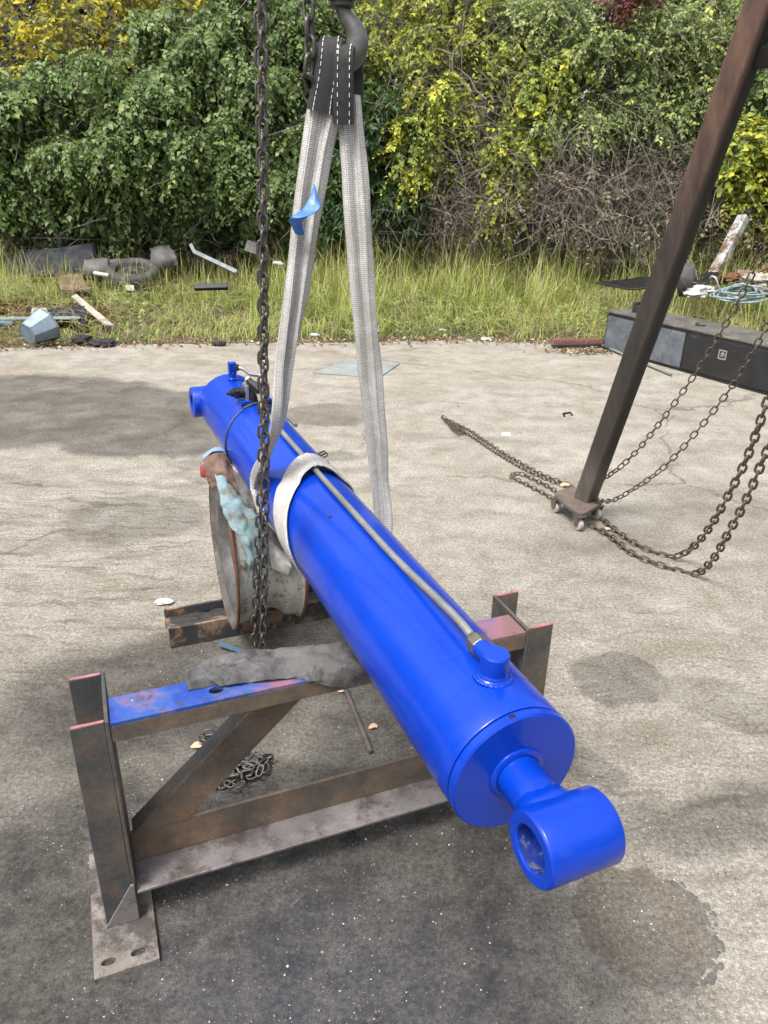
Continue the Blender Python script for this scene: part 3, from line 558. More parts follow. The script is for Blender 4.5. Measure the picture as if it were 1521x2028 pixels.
rim_dark = worn('worn_rim_face', [(.25, (.035, .034, .036)), (.5, (.095, .09, .088)), (.75, (.17, .165, .155))], 12, (.4, .7), .2, second=((.28, .27, .25), (.45, .43, .39)), sscale=17, sthr=(.6, .68), bstr=.5, fine=130)
rust_m = worn('orange_rust', [(.3, (.055, .026, .014)), (.7, (.17, .075, .032))], 24, (.75, .95), bstr=.6, bdist=.002, fine=200)
grey_cloth = worn('oily_grey_cloth', [(.3, (.045, .044, .043)), (.7, (.125, .122, .118))], 10, (.85, .98), second=((.018, .0175, .017), (.042, .04, .039)), sscale=9, sthr=(.50, .62), bstr=.4, bdist=.0012, fine=380)
cyan_cloth = worn('pale_blue_shop_cloth', [(.3, (.095, .15, .165)), (.7, (.19, .275, .30))], 14, (.85, .98), second=((.06, .055, .045), (.15, .145, .125)), sscale=15, sthr=(.46, .60), bstr=.4, bdist=.001, fine=330)
brown_rag_m = worn('brown_leather_rag', [(.3, (.075, .042, .031)), (.7, (.16, .10, .076))], 14, (.75, .95), second=((.05, .035, .03), (.09, .06, .05)), sscale=12, sthr=(.58, .68), bstr=.4, bdist=.001, fine=240)
red_cloth = plain('red_cloth', (.26, .022, .025), .85); denim = plain('faded_blue_cloth', (.17, .25, .38), .9, scale=40)

web_m, nt, p, vec, _ = new_mat('white_polyester_webbing')
uv = nd(nt, 'UVMap', uv_map='UVMap').outputs[0]
br = nd(nt, 'TexBrick', {'Vector': nd(nt, 'VectorMath', {0: uv, 1: nd(nt, 'VectorMath', {0: nd(nt, 'TexNoise', {'Vector': vec, 'Scale': 60.0, 'Detail': 3.0}).outputs['Color'], 'Scale': .0035}, operation='SCALE').outputs[0]}, operation='ADD').outputs[0], 'Color1': c4((.56, .55, .53)), 'Color2': c4((.46, .455, .43)), 'Mortar': c4((.16, .155, .145)), 'Scale': 1.0, 'Mortar Size': .0006, 'Mortar Smooth': .6, 'Brick Width': .0125, 'Row Height': .0046}, offset=.5)
ux = nd(nt, 'SeparateXYZ', {0: uv}).outputs[0]; ln_ = ramp(nt, math_(nt, 'FRACT', math_(nt, 'DIVIDE', ux, .0165)), [(.10, .55), (.20, 0)])
dn = noi(nt, vec, 9, 8, .68); dg = ramp(nt, dn, [(.42, 0), (.66, .62)])
colw = mix(nt, ln_, br.outputs['Color'], (.20, .19, .175)); colw = mix(nt, dg, colw, (.23, .215, .19)); colw = mix(nt, math_(nt, 'MULTIPLY', ramp(nt, noi(nt, vec, 16, 6), [(.66, 0), (.74, 1)]), .35), colw, (.22, .12, .06))
setp(nt, p, Base_Color=colw, Roughness=.9, Specular_IOR_Level=.2, Normal=bump(nt, math_(nt, 'SUBTRACT', math_(nt, 'MULTIPLY', noi(nt, vec, 420, 3), .4), br.outputs['Fac']), .55, .0016))

# ------------------------------------------------------------------ hydraulic cylinder
KS = .965
A0 = CAM + KS * (np.array([.243, 1.011, .689]) - CAM); B0 = CAM + KS * (np.array([-.666, 3.079, .742]) - CAM); RC = .127 * KS
CL = np.linalg.norm(B0 - A0); CN = (B0 - A0) / CL; CU = np.cross(CN, [0, 0, 1.]); CU /= np.linalg.norm(CU); CV = np.cross(CU, CN)
def cyl(s, phi=0.0, r=0.0):                               # along the axis from the rod end, angle from the top towards the right, radius
    a = math.radians(phi); return A0 + CN * s + r * (math.sin(a) * CU + math.cos(a) * CV)
hc = thing('hydraulic_cylinder', cyl(CL / 2, 180, RC), 'long bright blue hydraulic cylinder lying across the stand and wheel rim', 'cylinder')
b = MB(); b.lathe(A0, CN, [(.020, RC - .010), (.020, RC - .0012), (.0225, RC)] + [(x, RC) for x in np.linspace(.06, CL - .06, 14)] + [(CL - .006, RC), (CL, RC - .008)], 96); b.build('barrel', blue_m, hc)
b = MB(); b.lathe(A0, CN, [(0, .042), (-.0005, RC - .004), (.0025, RC - .0004), (.015, RC - .0004), (.0175, RC - .003), (.022, RC - .006)], 96); col_o = b.build('gland_collar', blue_m, hc)
b = MB(); b.prism([(-.006, -.004), (.006, -.004), (.006, .004), (-.006, .004)], cyl(.009, -8, RC - .003), CU, CN, CV, .0036); b.build('locking_notch', black_fit, col_o, bevel=.001)
for s_, w_ in ((.108, .0016), (.185, .0014), (CL - .09, .0014)):
    b = MB(); b.lathe(A0 + CN * s_, CN, [(-w_, RC - .001), (-w_ * .5, RC + .0004), (w_ * .5, RC + .0004), (w_, RC - .001)], 96); b.build('seam', blue_m, hc)
b = MB(); RR = .0405; b.lathe(A0, CN, [(-.165, RR - .002), (-.10, RR), (-.06, RR), (.01, RR)], 64); rod = b.build('rod', blue_m, hc)
b = MB(); b.lathe(A0, CN, [(-.0005, RR + .012), (-.003, RR + .0115), (-.0055, RR + .008), (-.006, RR + .0015), (.004, RR + .001)], 64); b.build('wiper_ring', blue_m, hc)
# weld fillet where the rod meets the eye
EC = cyl(-.143) + CV * .002; ER, EH, EB = .0600, .067, .0385
b = MB(); rg_ = []
for k in range(64):
    th = 2 * math.pi * k / 64; a = math.cos(th) * CV + math.sin(th) * CU; off = abs(math.cos(th)); d = math.sqrt(max(0, ER ** 2 - (RR * math.cos(th)) ** 2))
    rg_.append([EC + CN * (d + .022 + .004 * noise.noise((th * 3, 0, 0))) + a * (RR - .001), EC + CN * (d + .010) + a * (RR + .004 + .002 * noise.noise((th * 5, 2, 0))), EC + CN * (d - .004) + a * (RR + .008), EC + CN * (d - .02) + a * (RR + .004)])
rg_.append(rg_[0]); b.loft(rg_, closed=False, cap=False); b.build('weld_fillet', blue_m, hc, smooth=80)
def bead(o, ax, R, r, nb, name, parent, wob=.0):
    o = npv(o); ax = unit(npv(ax)); a = np.array([0, 0, 1.]) if abs(ax[2]) < .9 else np.array([0, 1., 0]); a = unit(a - ax * (a @ ax)); c = np.cross(ax, a); n = nb * 6
    pts = [o + (R + .0006 * math.sin(k * 1.7)) * (math.cos(2 * math.pi * k / n) * a + math.sin(2 * math.pi * k / n) * c) for k in range(n + 1)]
    m = MB(); m.tube(pts, [r * (.78 + .3 * abs(math.sin(math.pi * k / 6))) for k in range(n + 1)], 8, cap=False); return m.build(name, blue_m, parent, smooth=80)
bead(A0 - CN * .0915, CN, RR + .0005, .0034, 26, 'weld_bead', hc)
def eye(center, R, H, B, name, n=72):
    b = MB(); b.lathe(center, CU, [(-H, B + .001), (-H, R - .004), (-H + .003, R - .0008), (-H + .005, R), (-H * .4, R), (H * .4, R), (H - .005, R), (H - .003, R - .0008), (H, R - .004), (H, B + .001), (H - .002, B - .001), (H * .5, B - .001), (0, B - .001), (-H * .5, B - .001), (-H + .002, B - .001)], n, closed=True)
    return b.build(name, blue_m, hc)
e = eye(EC, ER, EH, EB, 'rod_eye')
bore_m = worn('scuffed_bore', [(.3, (.004, .02, .22)), (.52, (.015, .04, .25)), (.64, (.20, .22, .24))], 34, (.3, .5), .4, second=((.03, .03, .03), (.09, .08, .06)), sscale=18, sthr=(.58, .68), fine=150)
b = MB(); b.lathe(EC, CU, [(-EH + .004, EB - .0022), (-EH + .004, EB - .0012), (EH - .004, EB - .0012), (EH - .004, EB - .0022)], 64, closed=True); b.build('bore_lining', bore_m, e)
BC = B0 + CN * .05; be = eye(BC - CU * .0, .062, .145, .036, 'base_eye')
b = MB(); b.lathe(B0, CN, [(-.002, RC - .012), (.006, RC - .02), (.02, .07), (.05, .062)], 64); b.build('end_cap', blue_m, hc)
# port boss and cap at the rod end
bs = cyl(.112, 3, RC - .006); bn = npv(V(cyl(0, 3, 1) - cyl(0, 0, 0)).normalized())
b = MB(); b.lathe(bs, bn, [(0, .032), (.006, .032), (.010, .0275), (.014, .0265), (.016, .0252), (.0505, .0252), (.0535, .0232)], 48); boss = b.build('port_boss', blue_m, hc, smooth=28)
bead(bs + bn * .0055, bn, .0325, .0035, 22, 'weld_bead', boss)
tb0 = bs + bn * .033
b = MB(); b.tube([tb0 + CN * .012, tb0 + CN * .052], .0165, 24); b.build('port_neck', blue_m, boss)
nut = MB(); nut.lathe(tb0 + CN * .046, CN, [(0, .0165), (.003, .0195), (.024, .0195), (.029, .014), (.036, .0125)], 6); nut.build('tube_nut', plain('nut_steel', (.14, .13, .11), .4, .6, .2, 50), hc, smooth=20, bevel=.0008)
# steel tube along the barrel
TR = .0082
tp = [tb0 + CN * .06, cyl(.24, 4, RC + .029), cyl(.34, 4, RC + .024), cyl(.47, 4, RC + .0145), cyl(.6, 3, RC + .0115), cyl(.9, 2, RC + .011), cyl(1.2, 1, RC + .012), cyl(1.5, 1, RC + .013), cyl(1.66, 2, RC + .020), cyl(1.735, 5, RC + .036), cyl(1.775, 5, RC + .046)]
b = MB(); b.tube(catmull(tp, 6), TR, 16); b.build('feed_tube', zinc, hc, smooth=80)
# port elbow and crossover tube at the base end
pe = cyl(CL - .10, -1, RC - .004)
b = MB(); b.lathe(pe, CV, [(0, .0205), (.012, .0205), (.016, .017), (.03, .017)], 6); b.lathe(pe + CV * .03, CV, [(0, .016), (.006, .016)], 24)
ax_ = np.array([CU, CN, CV]); b.box(pe + CV * .052, (.0145, .0145, .022), ax_); el = b.build('port_elbow', blue_m, hc, smooth=20, bevel=.0015)
xd = unit(CU * .8 - CN * .55); q0 = pe + CV * .056
b = MB(); b.lathe(q0 + xd * .012, xd, [(0, .0135), (.013, .0135), (.017, .010)], 6); b.build('elbow_nut', black_fit, el, smooth=20)
xt = [q0 + xd * .02, q0 + xd * .045 - CV * .004, q0 + xd * .075 - CV * .022, q0 + xd * .115 - CV * .030 + CU * .01, cyl(CL - .26, 36, RC + .024), cyl(CL - .36, 44, RC + .012), cyl(CL - .52, 46, RC + .0105), cyl(CL - .62, 44, RC + .012)]
b = MB(); b.tube(catmull(xt, 6), .0075, 14); b.build('crossover_tube', zinc, hc, smooth=80)
# valve block with its fittings
vb = cyl(1.80, 6, RC)
pad = MB(); pad.box(vb - CV * .002, (.056, .035, .012), ax_); pad_o = pad.build('valve_pad', blue_m, hc, bevel=.002)
b = MB(); b.box(vb - CN * .0375 - CV * .004, (.058, .003, .0065), ax_); b.build('pad_edge_strip', black_fit, pad_o, bevel=.001)
b = MB(); b.box(vb + CU * .012 + CV * .036 + CN * .008, (.036, .022, .026), ax_); blk = b.build('valve_block', plain('valve_grey', (.17, .17, .175), .45, .4, .2, 40), hc, bevel=.002)
b = MB(); b.box(vb - CU * .031 + CV * .034 - CN * .002, (.0055, .026, .030), ax_); b.build('valve_end_plate', silver, blk, bevel=.001)
cu = vb - CU * .037 + CV * .034
b = MB(); b.lathe(cu, -CU, [(0, .019), (.018, .019), (.02, .016)], 24); b.lathe(cu - CU * .02, -CU, [(0, .0205), (.016, .0205), (.019, .015)], 6); b.lathe(cu - CU * .039, -CU, [(0, .0125), (.010, .0125), (.013, .007), (.022, .006), (.025, .0035)], 16); b.build('valve_cartridge', black_fit, blk, smooth=25)
tf = vb - CU * .006 + CV * .064 - CN * .026
b = MB(); td_ = unit(-CN * .8 + CU * .35 - CV * .30); b.lathe(tf - td_ * .03, td_, [(0, .0125), (.022, .0125)], 16); b.lathe(tf - td_ * .012, td_, [(0, .0155), (.03, .0155), (.033, .0135)], 6); b.lathe(tf + td_ * .021, td_, [(0, .0172), (.018, .0172), (.024, .011)], 6); b.build('tee_fitting', black_fit, blk, smooth=25)
b = MB(); b.lathe(tf - td_ * .043, td_, [(0, .011), (.003, .0135), (.013, .0135)], 6); b.build('plated_nut', silver, blk, smooth=25)
b = MB(); b.lathe(tf - CV * .01, -CV, [(0, .012), (.016, .012)], 16); b.lathe(tf - CV * .026, -CV, [(0, .0165), (.022, .0165), (.026, .0135)], 6); b.lathe(tf - CV * .05, -CV, [(0, .0185), (.018, .0185), (.022, .014)], 6); b.build('swivel_nut', black_fit, blk, smooth=25)
b = MB(); b.tube(catmull([tf + td_ * .04, tf + td_ * .07 - CV * .004, cyl(1.66, 6, RC + .033), cyl(1.60, 4, RC + .02)], 6), .008, 14); b.build('valve_hose', black_fit, blk, smooth=80)
b = MB(); b.tube([cyl(1.745 - .05 * abs(math.sin(math.radians(ph))), ph, RC + .0022) for ph in range(-178, -18, 4)], .0036, 8); b.tube(catmull([cyl(1.735, -20, RC + .002), cyl(1.745, 2, RC + .005), cyl(1.75, 30, RC + .003)], 5), .006, 8)
b.build('cable', plain('dark_cable', (.03, .045, .065), .5), hc, smooth=80)
for k in range(2):
    b = MB(); b.tube(catmull([cyl(1.36 + .02 * k, 66, RC - .002), cyl(1.36 + .02 * k, 68, RC + .022), cyl(1.37 + .02 * k, 66, RC + .026), cyl(1.375 + .02 * k, 67, RC - .002)], 5), .0024, 6); b.build('wire_clip', black_fit, hc)
b = MB(); b.box(cyl(1.30, 66, RC + .003), (.007, .012, .006), ax_); b.build('clip_base', black_fit, hc)
b = MB(); b.lathe(cyl(.82, -22, RC - .0012), cyl(0, -22, 1) - cyl(0, 0, 0), [(0, .006), (.0016, .006), (.0024, .003)], 12); b.build('plug_screw', black_fit, hc)

# ------------------------------------------------------------------ steel stand
SU = np.array([math.cos(math.radians(22)), math.sin(math.radians(22)), 0.]); SW = np.array([SU[1], -SU[0], 0.]); SZ = np.array([0, 0, 1.]); SAX = np.array([SU, SW, SZ])
SO = np.array([-.600, 1.308, 0.])
def st(u, w_, z): return SO + SU * u + SW * w_ + SZ * z
stand = thing('steel_stand', st(.5, 0, 0), 'rusty welded steel trestle stand carrying the rod end of the blue cylinder', 'stand')
pink = worn('pink_overspray_edge', [(.35, (.12, .08, .08)), (.6, (.42, .14, .17))], 30, (.5, .7))
def channel(u0, sgn, h, name, lab):
    T = .0085; b = MB()
    b.box(st(u0, 0, .012 + h / 2), (T / 2, .09, h / 2), SAX)
    for s in (-1, 1): b.box(st(u0 + sgn * (.034 + T / 2 + .0005), s * (.09 - T / 2), .012 + h / 2), (.034, T / 2, h / 2), SAX)
    o = b.build(name, rust_steel, stand, bevel=.0018); o['label'] = lab; return o
pl_ = channel(0, -1, .588, 'post', 'left channel post with pink overspray on its top edge')
pr_ = channel(1.014, 1, .588, 'post', 'right channel post with scraped rusty flange')
for u0, sg, po in ((0, -1, pl_), (1.014, 1, pr_)):
    for s in (-1, 1): b = MB(); b.box(st(u0 + sg * .0375, s * .0858, .6006), (.032, .0038, .0008), SAX); b.build('painted_edge', pink, po)
# top bar
bar_m, nt, p, vec, _ = new_mat('blue_and_pink_overspray')
n1 = noi(nt, vec, 6, 7, .65, .5); n2 = noi(nt, vec, 17, 7, .7)
sx = nd(nt, 'SeparateXYZ', {0: vec}).outputs[0]
pk = math_(nt, 'ADD', n1, nd(nt, 'MapRange', {'Value': sx, 'From Min': -.55, 'From Max': .45, 'To Min': -.10, 'To Max': .22}).outputs[0])
cb_ = ramp(nt, pk, [(.36, (.008, .038, .24)), (.46, (.030, .075, .27)), (.53, (.13, .085, .18)), (.62, (.22, .10, .13)), (.72, (.16, .09, .09))])
cb_ = mix(nt, ramp(nt, n2, [(.55, 0), (.62, .8)]), cb_, (.045, .042, .05)); cb_ = mix(nt, ramp(nt, noi(nt, vec, 34, 6), [(.66, 0), (.70, .7)]), cb_, (.5, .5, .52))
setp(nt, p, Base_Color=cb_, Roughness=.5, Normal=bump(nt, n2, .3, .0015))
ZB = .592; b = MB()
def plate_hole(b, u0, u1, w0, w1, c, rx, ry, z0, z1):        # rectangular plate with one oval hole
    th = sorted(list(np.linspace(-math.pi, math.pi, 20, endpoint=False)) + [math.atan2(y - c[1], x - c[0]) for x in (u0, u1) for y in (w0, w1)]); O, H = [], []
    for t in th:
        d = np.array([math.cos(t), math.sin(t)]); k = min(((u1 if d[0] > 0 else u0) - c[0]) / d[0] if abs(d[0]) > 1e-9 else 9, ((w1 if d[1] > 0 else w0) - c[1]) / d[1] if abs(d[1]) > 1e-9 else 9)
        O.append(np.array(c) + d * k); H.append(np.array(c) + d / math.sqrt((d[0] / rx) ** 2 + (d[1] / ry) ** 2))
    n = len(th); vs = [st(x, y, z) for z in (z1, z0) for pts in (O, H) for x, y in pts]; fs = []
    for i in range(n):
        j = (i + 1) % n
        fs += [(i, j, n + j, n + i), (2 * n + j, 2 * n + i, 3 * n + i, 3 * n + j), (n + i, n + j, 3 * n + j, 3 * n + i), (j, i, 2 * n + i, 2 * n + j)]
    b.add(vs, fs)
plate_hole(b, .202, .262, .0, .088, (.232, .052), .017, .012, ZB - .008, ZB)
b.box(st((.006 + .202) / 2, .044, ZB - .004), ((.202 - .006) / 2, .044, .004), SAX); b.box(st((.262 + 1.008) / 2, .044, ZB - .004), ((1.008 - .262) / 2, .044, .004), SAX)
bar = b.build('top_bar', bar_m, stand, smooth=20)
for w_, lab in ((.0838, 'front'), (.0042, 'back')):
    b = MB(); b.box(st(.507, w_, ZB - .008 - .021), (.501, .0042, .0205), SAX); b.build('bar_flange', brown_steel, bar, bevel=.001)
# bottom angle
b = MB(); T = .009; L2 = (1.014 - .0085) / 2
b.box(st(.507, .002, .145), (L2, T / 2, .052), SAX); o = b.build('bottom_rail', brown_steel, stand, bevel=.002); o['label'] = 'upright leg of the bottom angle iron'
b = MB(); b.box(st(.507, .002 + T / 2 + .045, .0975), (L2, .0445, T / 2), SAX); o2 = b.build('rail_ledge', mauve_steel, o, bevel=.002)
# diagonal brace
b = MB(); b.prism([(.012, .1975), (.140, .1975), (.505, .548), (.385, .548)], st(0, .004, 0), SU, SZ, SW, .008); dbr = b.build('diagonal_brace', brown_steel, stand, bevel=.0015)
b = MB(); b.prism([(.026, .1975), (.012, .1975), (.385, .548), (.399, .548)], st(0, .0035, 0), SU, SZ, -SW, .04); b.build('brace_flange', rust_steel, dbr, bevel=.001)
# feet
foot_m = worn('foot_plate_steel', [(.28, (.085, .074, .066)), (.5, (.165, .142, .125)), (.72, (.25, .22, .195))], 10, (.6, .85), .1, second=((.035, .03, .028), (.07, .06, .052)), sscale=12, sthr=(.48, .58), bstr=.5, bdist=.002, fine=170)
for u0, sg in ((0, -1), (1.014, 1)):
    uc = u0 + sg * .037; b = MB(); tt = np.linspace(0, 2 * math.pi, 20, endpoint=False)
    for h0, l0, l1 in ((.026, -.004, .070), (-.038, -.070, -.004)):
        plate_hole(b, uc + l0, uc + l1, .150, .215, (uc + h0, .182), .017, .009, .001, .0118)
    b.box(st(uc, .006, .0064), (.070, .144, .0054), SAX)
    ft = b.build('foot_plate', foot_m, stand, smooth=20)
    b = MB(); b.prism([(-.01, 0), (.066, 0), (.066, .115), (.058, .115)], st(u0 + (-.066 if sg < 0 else .004), .0915, .0125), SU, SZ, SW, .006); b.build('gusset', mauve_steel, ft, bevel=.001)

# ------------------------------------------------------------------ grey cloth on the bar
cb = tag(None or bpy.data.objects.new('folded_cloth', None), 'grey oily cloth folded over the stand top bar beneath the blue cylinder', 'cloth'); COL.objects.link(cb); cb.location = V(st(.5, .04, ZB))
rings = []; NU = 96
def sstep(x, a, b_): t = min(1, max(0, (x - a) / (b_ - a))); return t * t * (3 - 2 * t)
for i in range(NU):
    t = i / (NU - 1); u_ = .175 + .60 * t; R_ = []; hk = .019 * sstep(t, -.12, .10) * (1 - .55 * math.exp(-((u_ - .60) / .11) ** 2)) + .003
    fr = .035 + .062 * sstep(t, .18, .52); dr = .040 * sstep(t, .40, .60); bk = -.056 + .034 * t - .008 * math.sin(t * 9)
    fr += .004 * noise.noise((t * 9, 0, 0))
    top = [(bk + (fr - bk) * q / 11, 0) for q in range(12)]; path = []
    for q, (ww, _) in enumerate(top):
        s = q / 11; zz = hk * (1 - abs(2 * s - 1) ** 3.5) + .003
        zz += hk * (.28 * noise.noise((u_ * 10 + s * 1.5, s * 5, 1.3)) + .22 * noise.noise((u_ * 24, s * 9, 4)) - .35 * math.exp(-((s - .62 - .10 * math.sin(u_ * 13)) / .055) ** 2) * sstep(t, .05, .3))
        zz += .010 * (max(0, .16 - abs(noise.noise((u_ * 7 + s * 2.4, s * 3.2 - u_ * 2, 11)))) / .16) * sstep(t, .0, .15) * (1 - abs(2 * s - 1) ** 2)
        zz += hk * .20 * math.sin(2 * math.pi * (2.6 * s + 1.1 * noise.noise((u_ * 3.5, s, 20)))) * (1 - abs(2 * s - 1) ** 3) * sstep(t, .05, .25)
        path.append((ww, max(zz, .0025)))
    if dr > .0005:
        for q in (.35, .7, 1.0): path.append((max(fr, .0925) + .004 + .004 * noise.noise((u_ * 22, q * 2, 6)), -dr * q + .002))
    else: path += [path[-1]] * 3
    n_ = len(path); under = [(w_ - (.004 if k > n_ - 4 else 0), (z - .006 if z > .012 else (.001 if w_ < .089 else z))) for k, (w_, z) in enumerate(path)][::-1]
    for w_, z in path + under: R_.append(st(u_ + .010 * noise.noise((w_ * 20, 2, 0)) * (1 - t), .044 + w_ * .98 - .044, ZB + z))
    rings.append(R_)
b = MB(); b.loft(rings); b.build('cloth_body', grey_cloth, cb, smooth=80)
rows = [[st(.22 + du, w_, ZB + z) for du, w_, z in r] for r in ([(0, -.045, .010), (.10, -.045, .014), (.30, -.035, .004)], [(-.012, -.01, .020), (.09, -.012, .026), (.31, -.01, .004)], [(.0, .03, .020), (.09, .036, .026), (.27, .05, .004)], [(.02, .05, .006), (.10, .062, .008), (.25, .085, .004)])]
sheet('top_fold', rows, grey_cloth, cb, 14, 14, .0065, 36, .0022, 3)

# ------------------------------------------------------------------ wheel rim on its I-beam, with rags
RA = np.array([math.cos(math.radians(21)), math.sin(math.radians(21)), 0.]); RZ = .292; RB = np.array([-.592, 2.434, .0765 + RZ])
rim = thing('wheel_rim', RB + RA * .125 - SZ * RZ, 'chipped white truck wheel rim standing upright under the far half of the cylinder', 'wheel rim')
pf = [(.006, .287), (.012, .279), (.022, .272), (.055, .268), (.066, .262), (.085, .238), (.10, .232), (.15, .232), (.168, .240), (.185, .262), (.198, .268), (.228, .272), (.238, .279), (.244, .287)]
b = MB(); b.lathe(RB, RA, pf + [(d, r - .008) for d, r in pf[::-1]], 96, closed=True, irr=.0015); b.build('barrel', rim_white, rim, smooth=50)
for d in (0, .25):
    b = MB(); s = 1 if d == 0 else -1
    b.lathe(RB, RA, [(d, .284), (d + s * .001, .2905), (d + s * .005, RZ), (d + s * .010, .2905), (d + s * .012, .285), (d + s * .006, .281)], 96, closed=True, irr=.001); b.build('rim_flange', rust_m, rim)
b = MB(); b.lathe(RB, RA, [(.002, .2795), (.008, .268), (.016, .258), (.022, .235), (.012, .20), (.018, .17), (.05, .15), (.055, .11), (.063, .11), (.058, .152), (.03, .172), (.022, .20), (.030, .236), (.024, .255), (.014, .268)], 96, closed=True, irr=.0015); disc = b.build('wheel_disc', rim_dark, rim, smooth=50)
beam = thing('steel_beam', on(490, 1250, 0), 'short rusty steel I-beam lying on the ground under the wheel rim', 'beam')
bo = on(338, 1285, 0); bo[2] = 0
beam_m = worn('flaking_black_beam', [(.3, (.024, .025, .028)), (.7, (.06, .058, .057))], 9, (.5, .8), .2, second=((.22, .175, .13), (.26, .12, .045)), sscale=9, sthr=(.50, .58), bstr=.5, fine=110)
for w_, nm in ((-.005, 'near'), (-.145, 'far')):
    b = MB(); b.box(bo + SU * .36 + SW * w_ + SZ * .0445, (.36, .005, .043), SAX); b.build('beam_flange', beam_m, beam, bevel=.002)
b = MB(); b.box(bo + SU * .36 + SW * -.075 + SZ * .046, (.359, .0645, .0045), SAX); b.build('beam_web', beam_m, beam)
dirt_m = worn('black_oily_dirt', [(.3, (.014, .013, .012)), (.7, (.045, .04, .035))], 40, (.6, .9), bstr=.8, bdist=.006, fine=120)
b = MB(); rr_ = []
for i in range(50):
    u_ = .02 + .68 * i / 49; rr_.append([bo + SU * u_ + SW * q + SZ * (.0505 + .010 * max(0, noise.noise((u_ * 24, q * 40, 0)) + .35) * (1 - abs((q + .115) / .03) ** 2 * .9)) for q in np.linspace(-.139, -.088, 9)])
b.loft(rr_, closed=False, cap=False); b.build('trapped_dirt', dirt_m, beam, smooth=80)
def Y(px, py, y): return at(px, py, y)
def rag(name, lab, cat, rows, m, **k):
    o = sheet(name, [[at(*q) for q in r] for r in rows], m, None, **k); return tag(o, lab, cat)
rag('leather_rag', 'brown leather rag draped over the top of the wheel rim beside the cylinder', 'rag', [[(405, 905, 2.52), (432, 892, 2.54), (455, 905, 2.52)], [(402, 915, 2.40), (430, 898, 2.40), (462, 925, 2.38)], [(406, 942, 2.36), (434, 925, 2.34), (470, 960, 2.32)], [(410, 962, 2.35), (440, 950, 2.32), (478, 985, 2.31)], [(414, 968, 2.35), (452, 968, 2.31), (480, 1002, 2.30)]], brown_rag_m, wr=.008, ws=34, th=.003, seed=5, nu=10, nv=9)
rag('blue_shop_cloth', 'dirty pale blue shop cloth hanging down the side of the wheel rim', 'cloth', [[(424, 936, 2.34), (440, 938, 2.33), (452, 950, 2.33)], [(432, 975, 2.26), (455, 975, 2.25), (488, 995, 2.24)], [(440, 1010, 2.21), (468, 1008, 2.20), (512, 1025, 2.20)], [(455, 1042, 2.17), (484, 1044, 2.165), (522, 1062, 2.18)], [(470, 1058, 2.15), (494, 1075, 2.14), (524, 1100, 2.16)], [(484, 1100, 2.14), (500, 1122, 2.13), (518, 1135, 2.15)], [(490, 1145, 2.14), (498, 1156, 2.14), (508, 1158, 2.15)]], cyan_cloth, wr=.009, ws=34, th=.002, seed=9, nu=10, nv=9)
rag('denim_scrap', 'faded blue cloth scrap on top of the wheel rim behind the leather rag', 'cloth', [[(408, 898, 2.60), (430, 890, 2.60), (452, 896, 2.60)], [(402, 903, 2.50), (428, 887, 2.52), (452, 893, 2.52)], [(399, 925, 2.46), (412, 900, 2.45), (430, 894, 2.46)]], denim, wr=.004, ws=26, th=.004, seed=2)
rag('red_rag', 'small red rag tucked at the left edge of the wheel rim top', 'rag', [[(398, 920, 2.48), (406, 918, 2.45), (412, 922, 2.43)], [(395, 932, 2.46), (403, 932, 2.43), (411, 936, 2.42)], [(397, 943, 2.46), (404, 945, 2.43), (411, 943, 2.42)]], red_cloth, wr=.006, ws=40, th=.006, seed=4)
rag('dark_rag', 'dark grey greasy rag wedged between the cylinder and the wheel rim', 'rag', [[(462, 930, 2.33), (480, 945, 2.31), (495, 962, 2.29)], [(470, 965, 2.28), (488, 975, 2.26), (508, 990, 2.25)], [(480, 990, 2.24), (498, 1000, 2.23), (520, 1015, 2.23)], [(495, 1010, 2.22), (510, 1022, 2.21), (535, 1045, 2.22)], [(520, 1050, 2.2), (540, 1068, 2.19), (565, 1090, 2.2)]], grey_cloth, wr=.008, ws=26, th=.004, seed=8)
rag('white_rag', 'crumpled off white rag drooping over the right part of the wheel rim', 'rag', [[(535, 1070, 2.26), (552, 1082, 2.25), (575, 1100, 2.24)], [(533, 1100, 2.24), (552, 1105, 2.22), (578, 1125, 2.22)], [(536, 1128, 2.25), (552, 1135, 2.23), (570, 1142, 2.24)]], worn('off_white_rag', [(.3, (.36, .35, .31)), (.7, (.6, .58, .53))], 14, (.85, .98), bstr=.4, fine=240), wr=.007, ws=28, th=.003, seed=12)

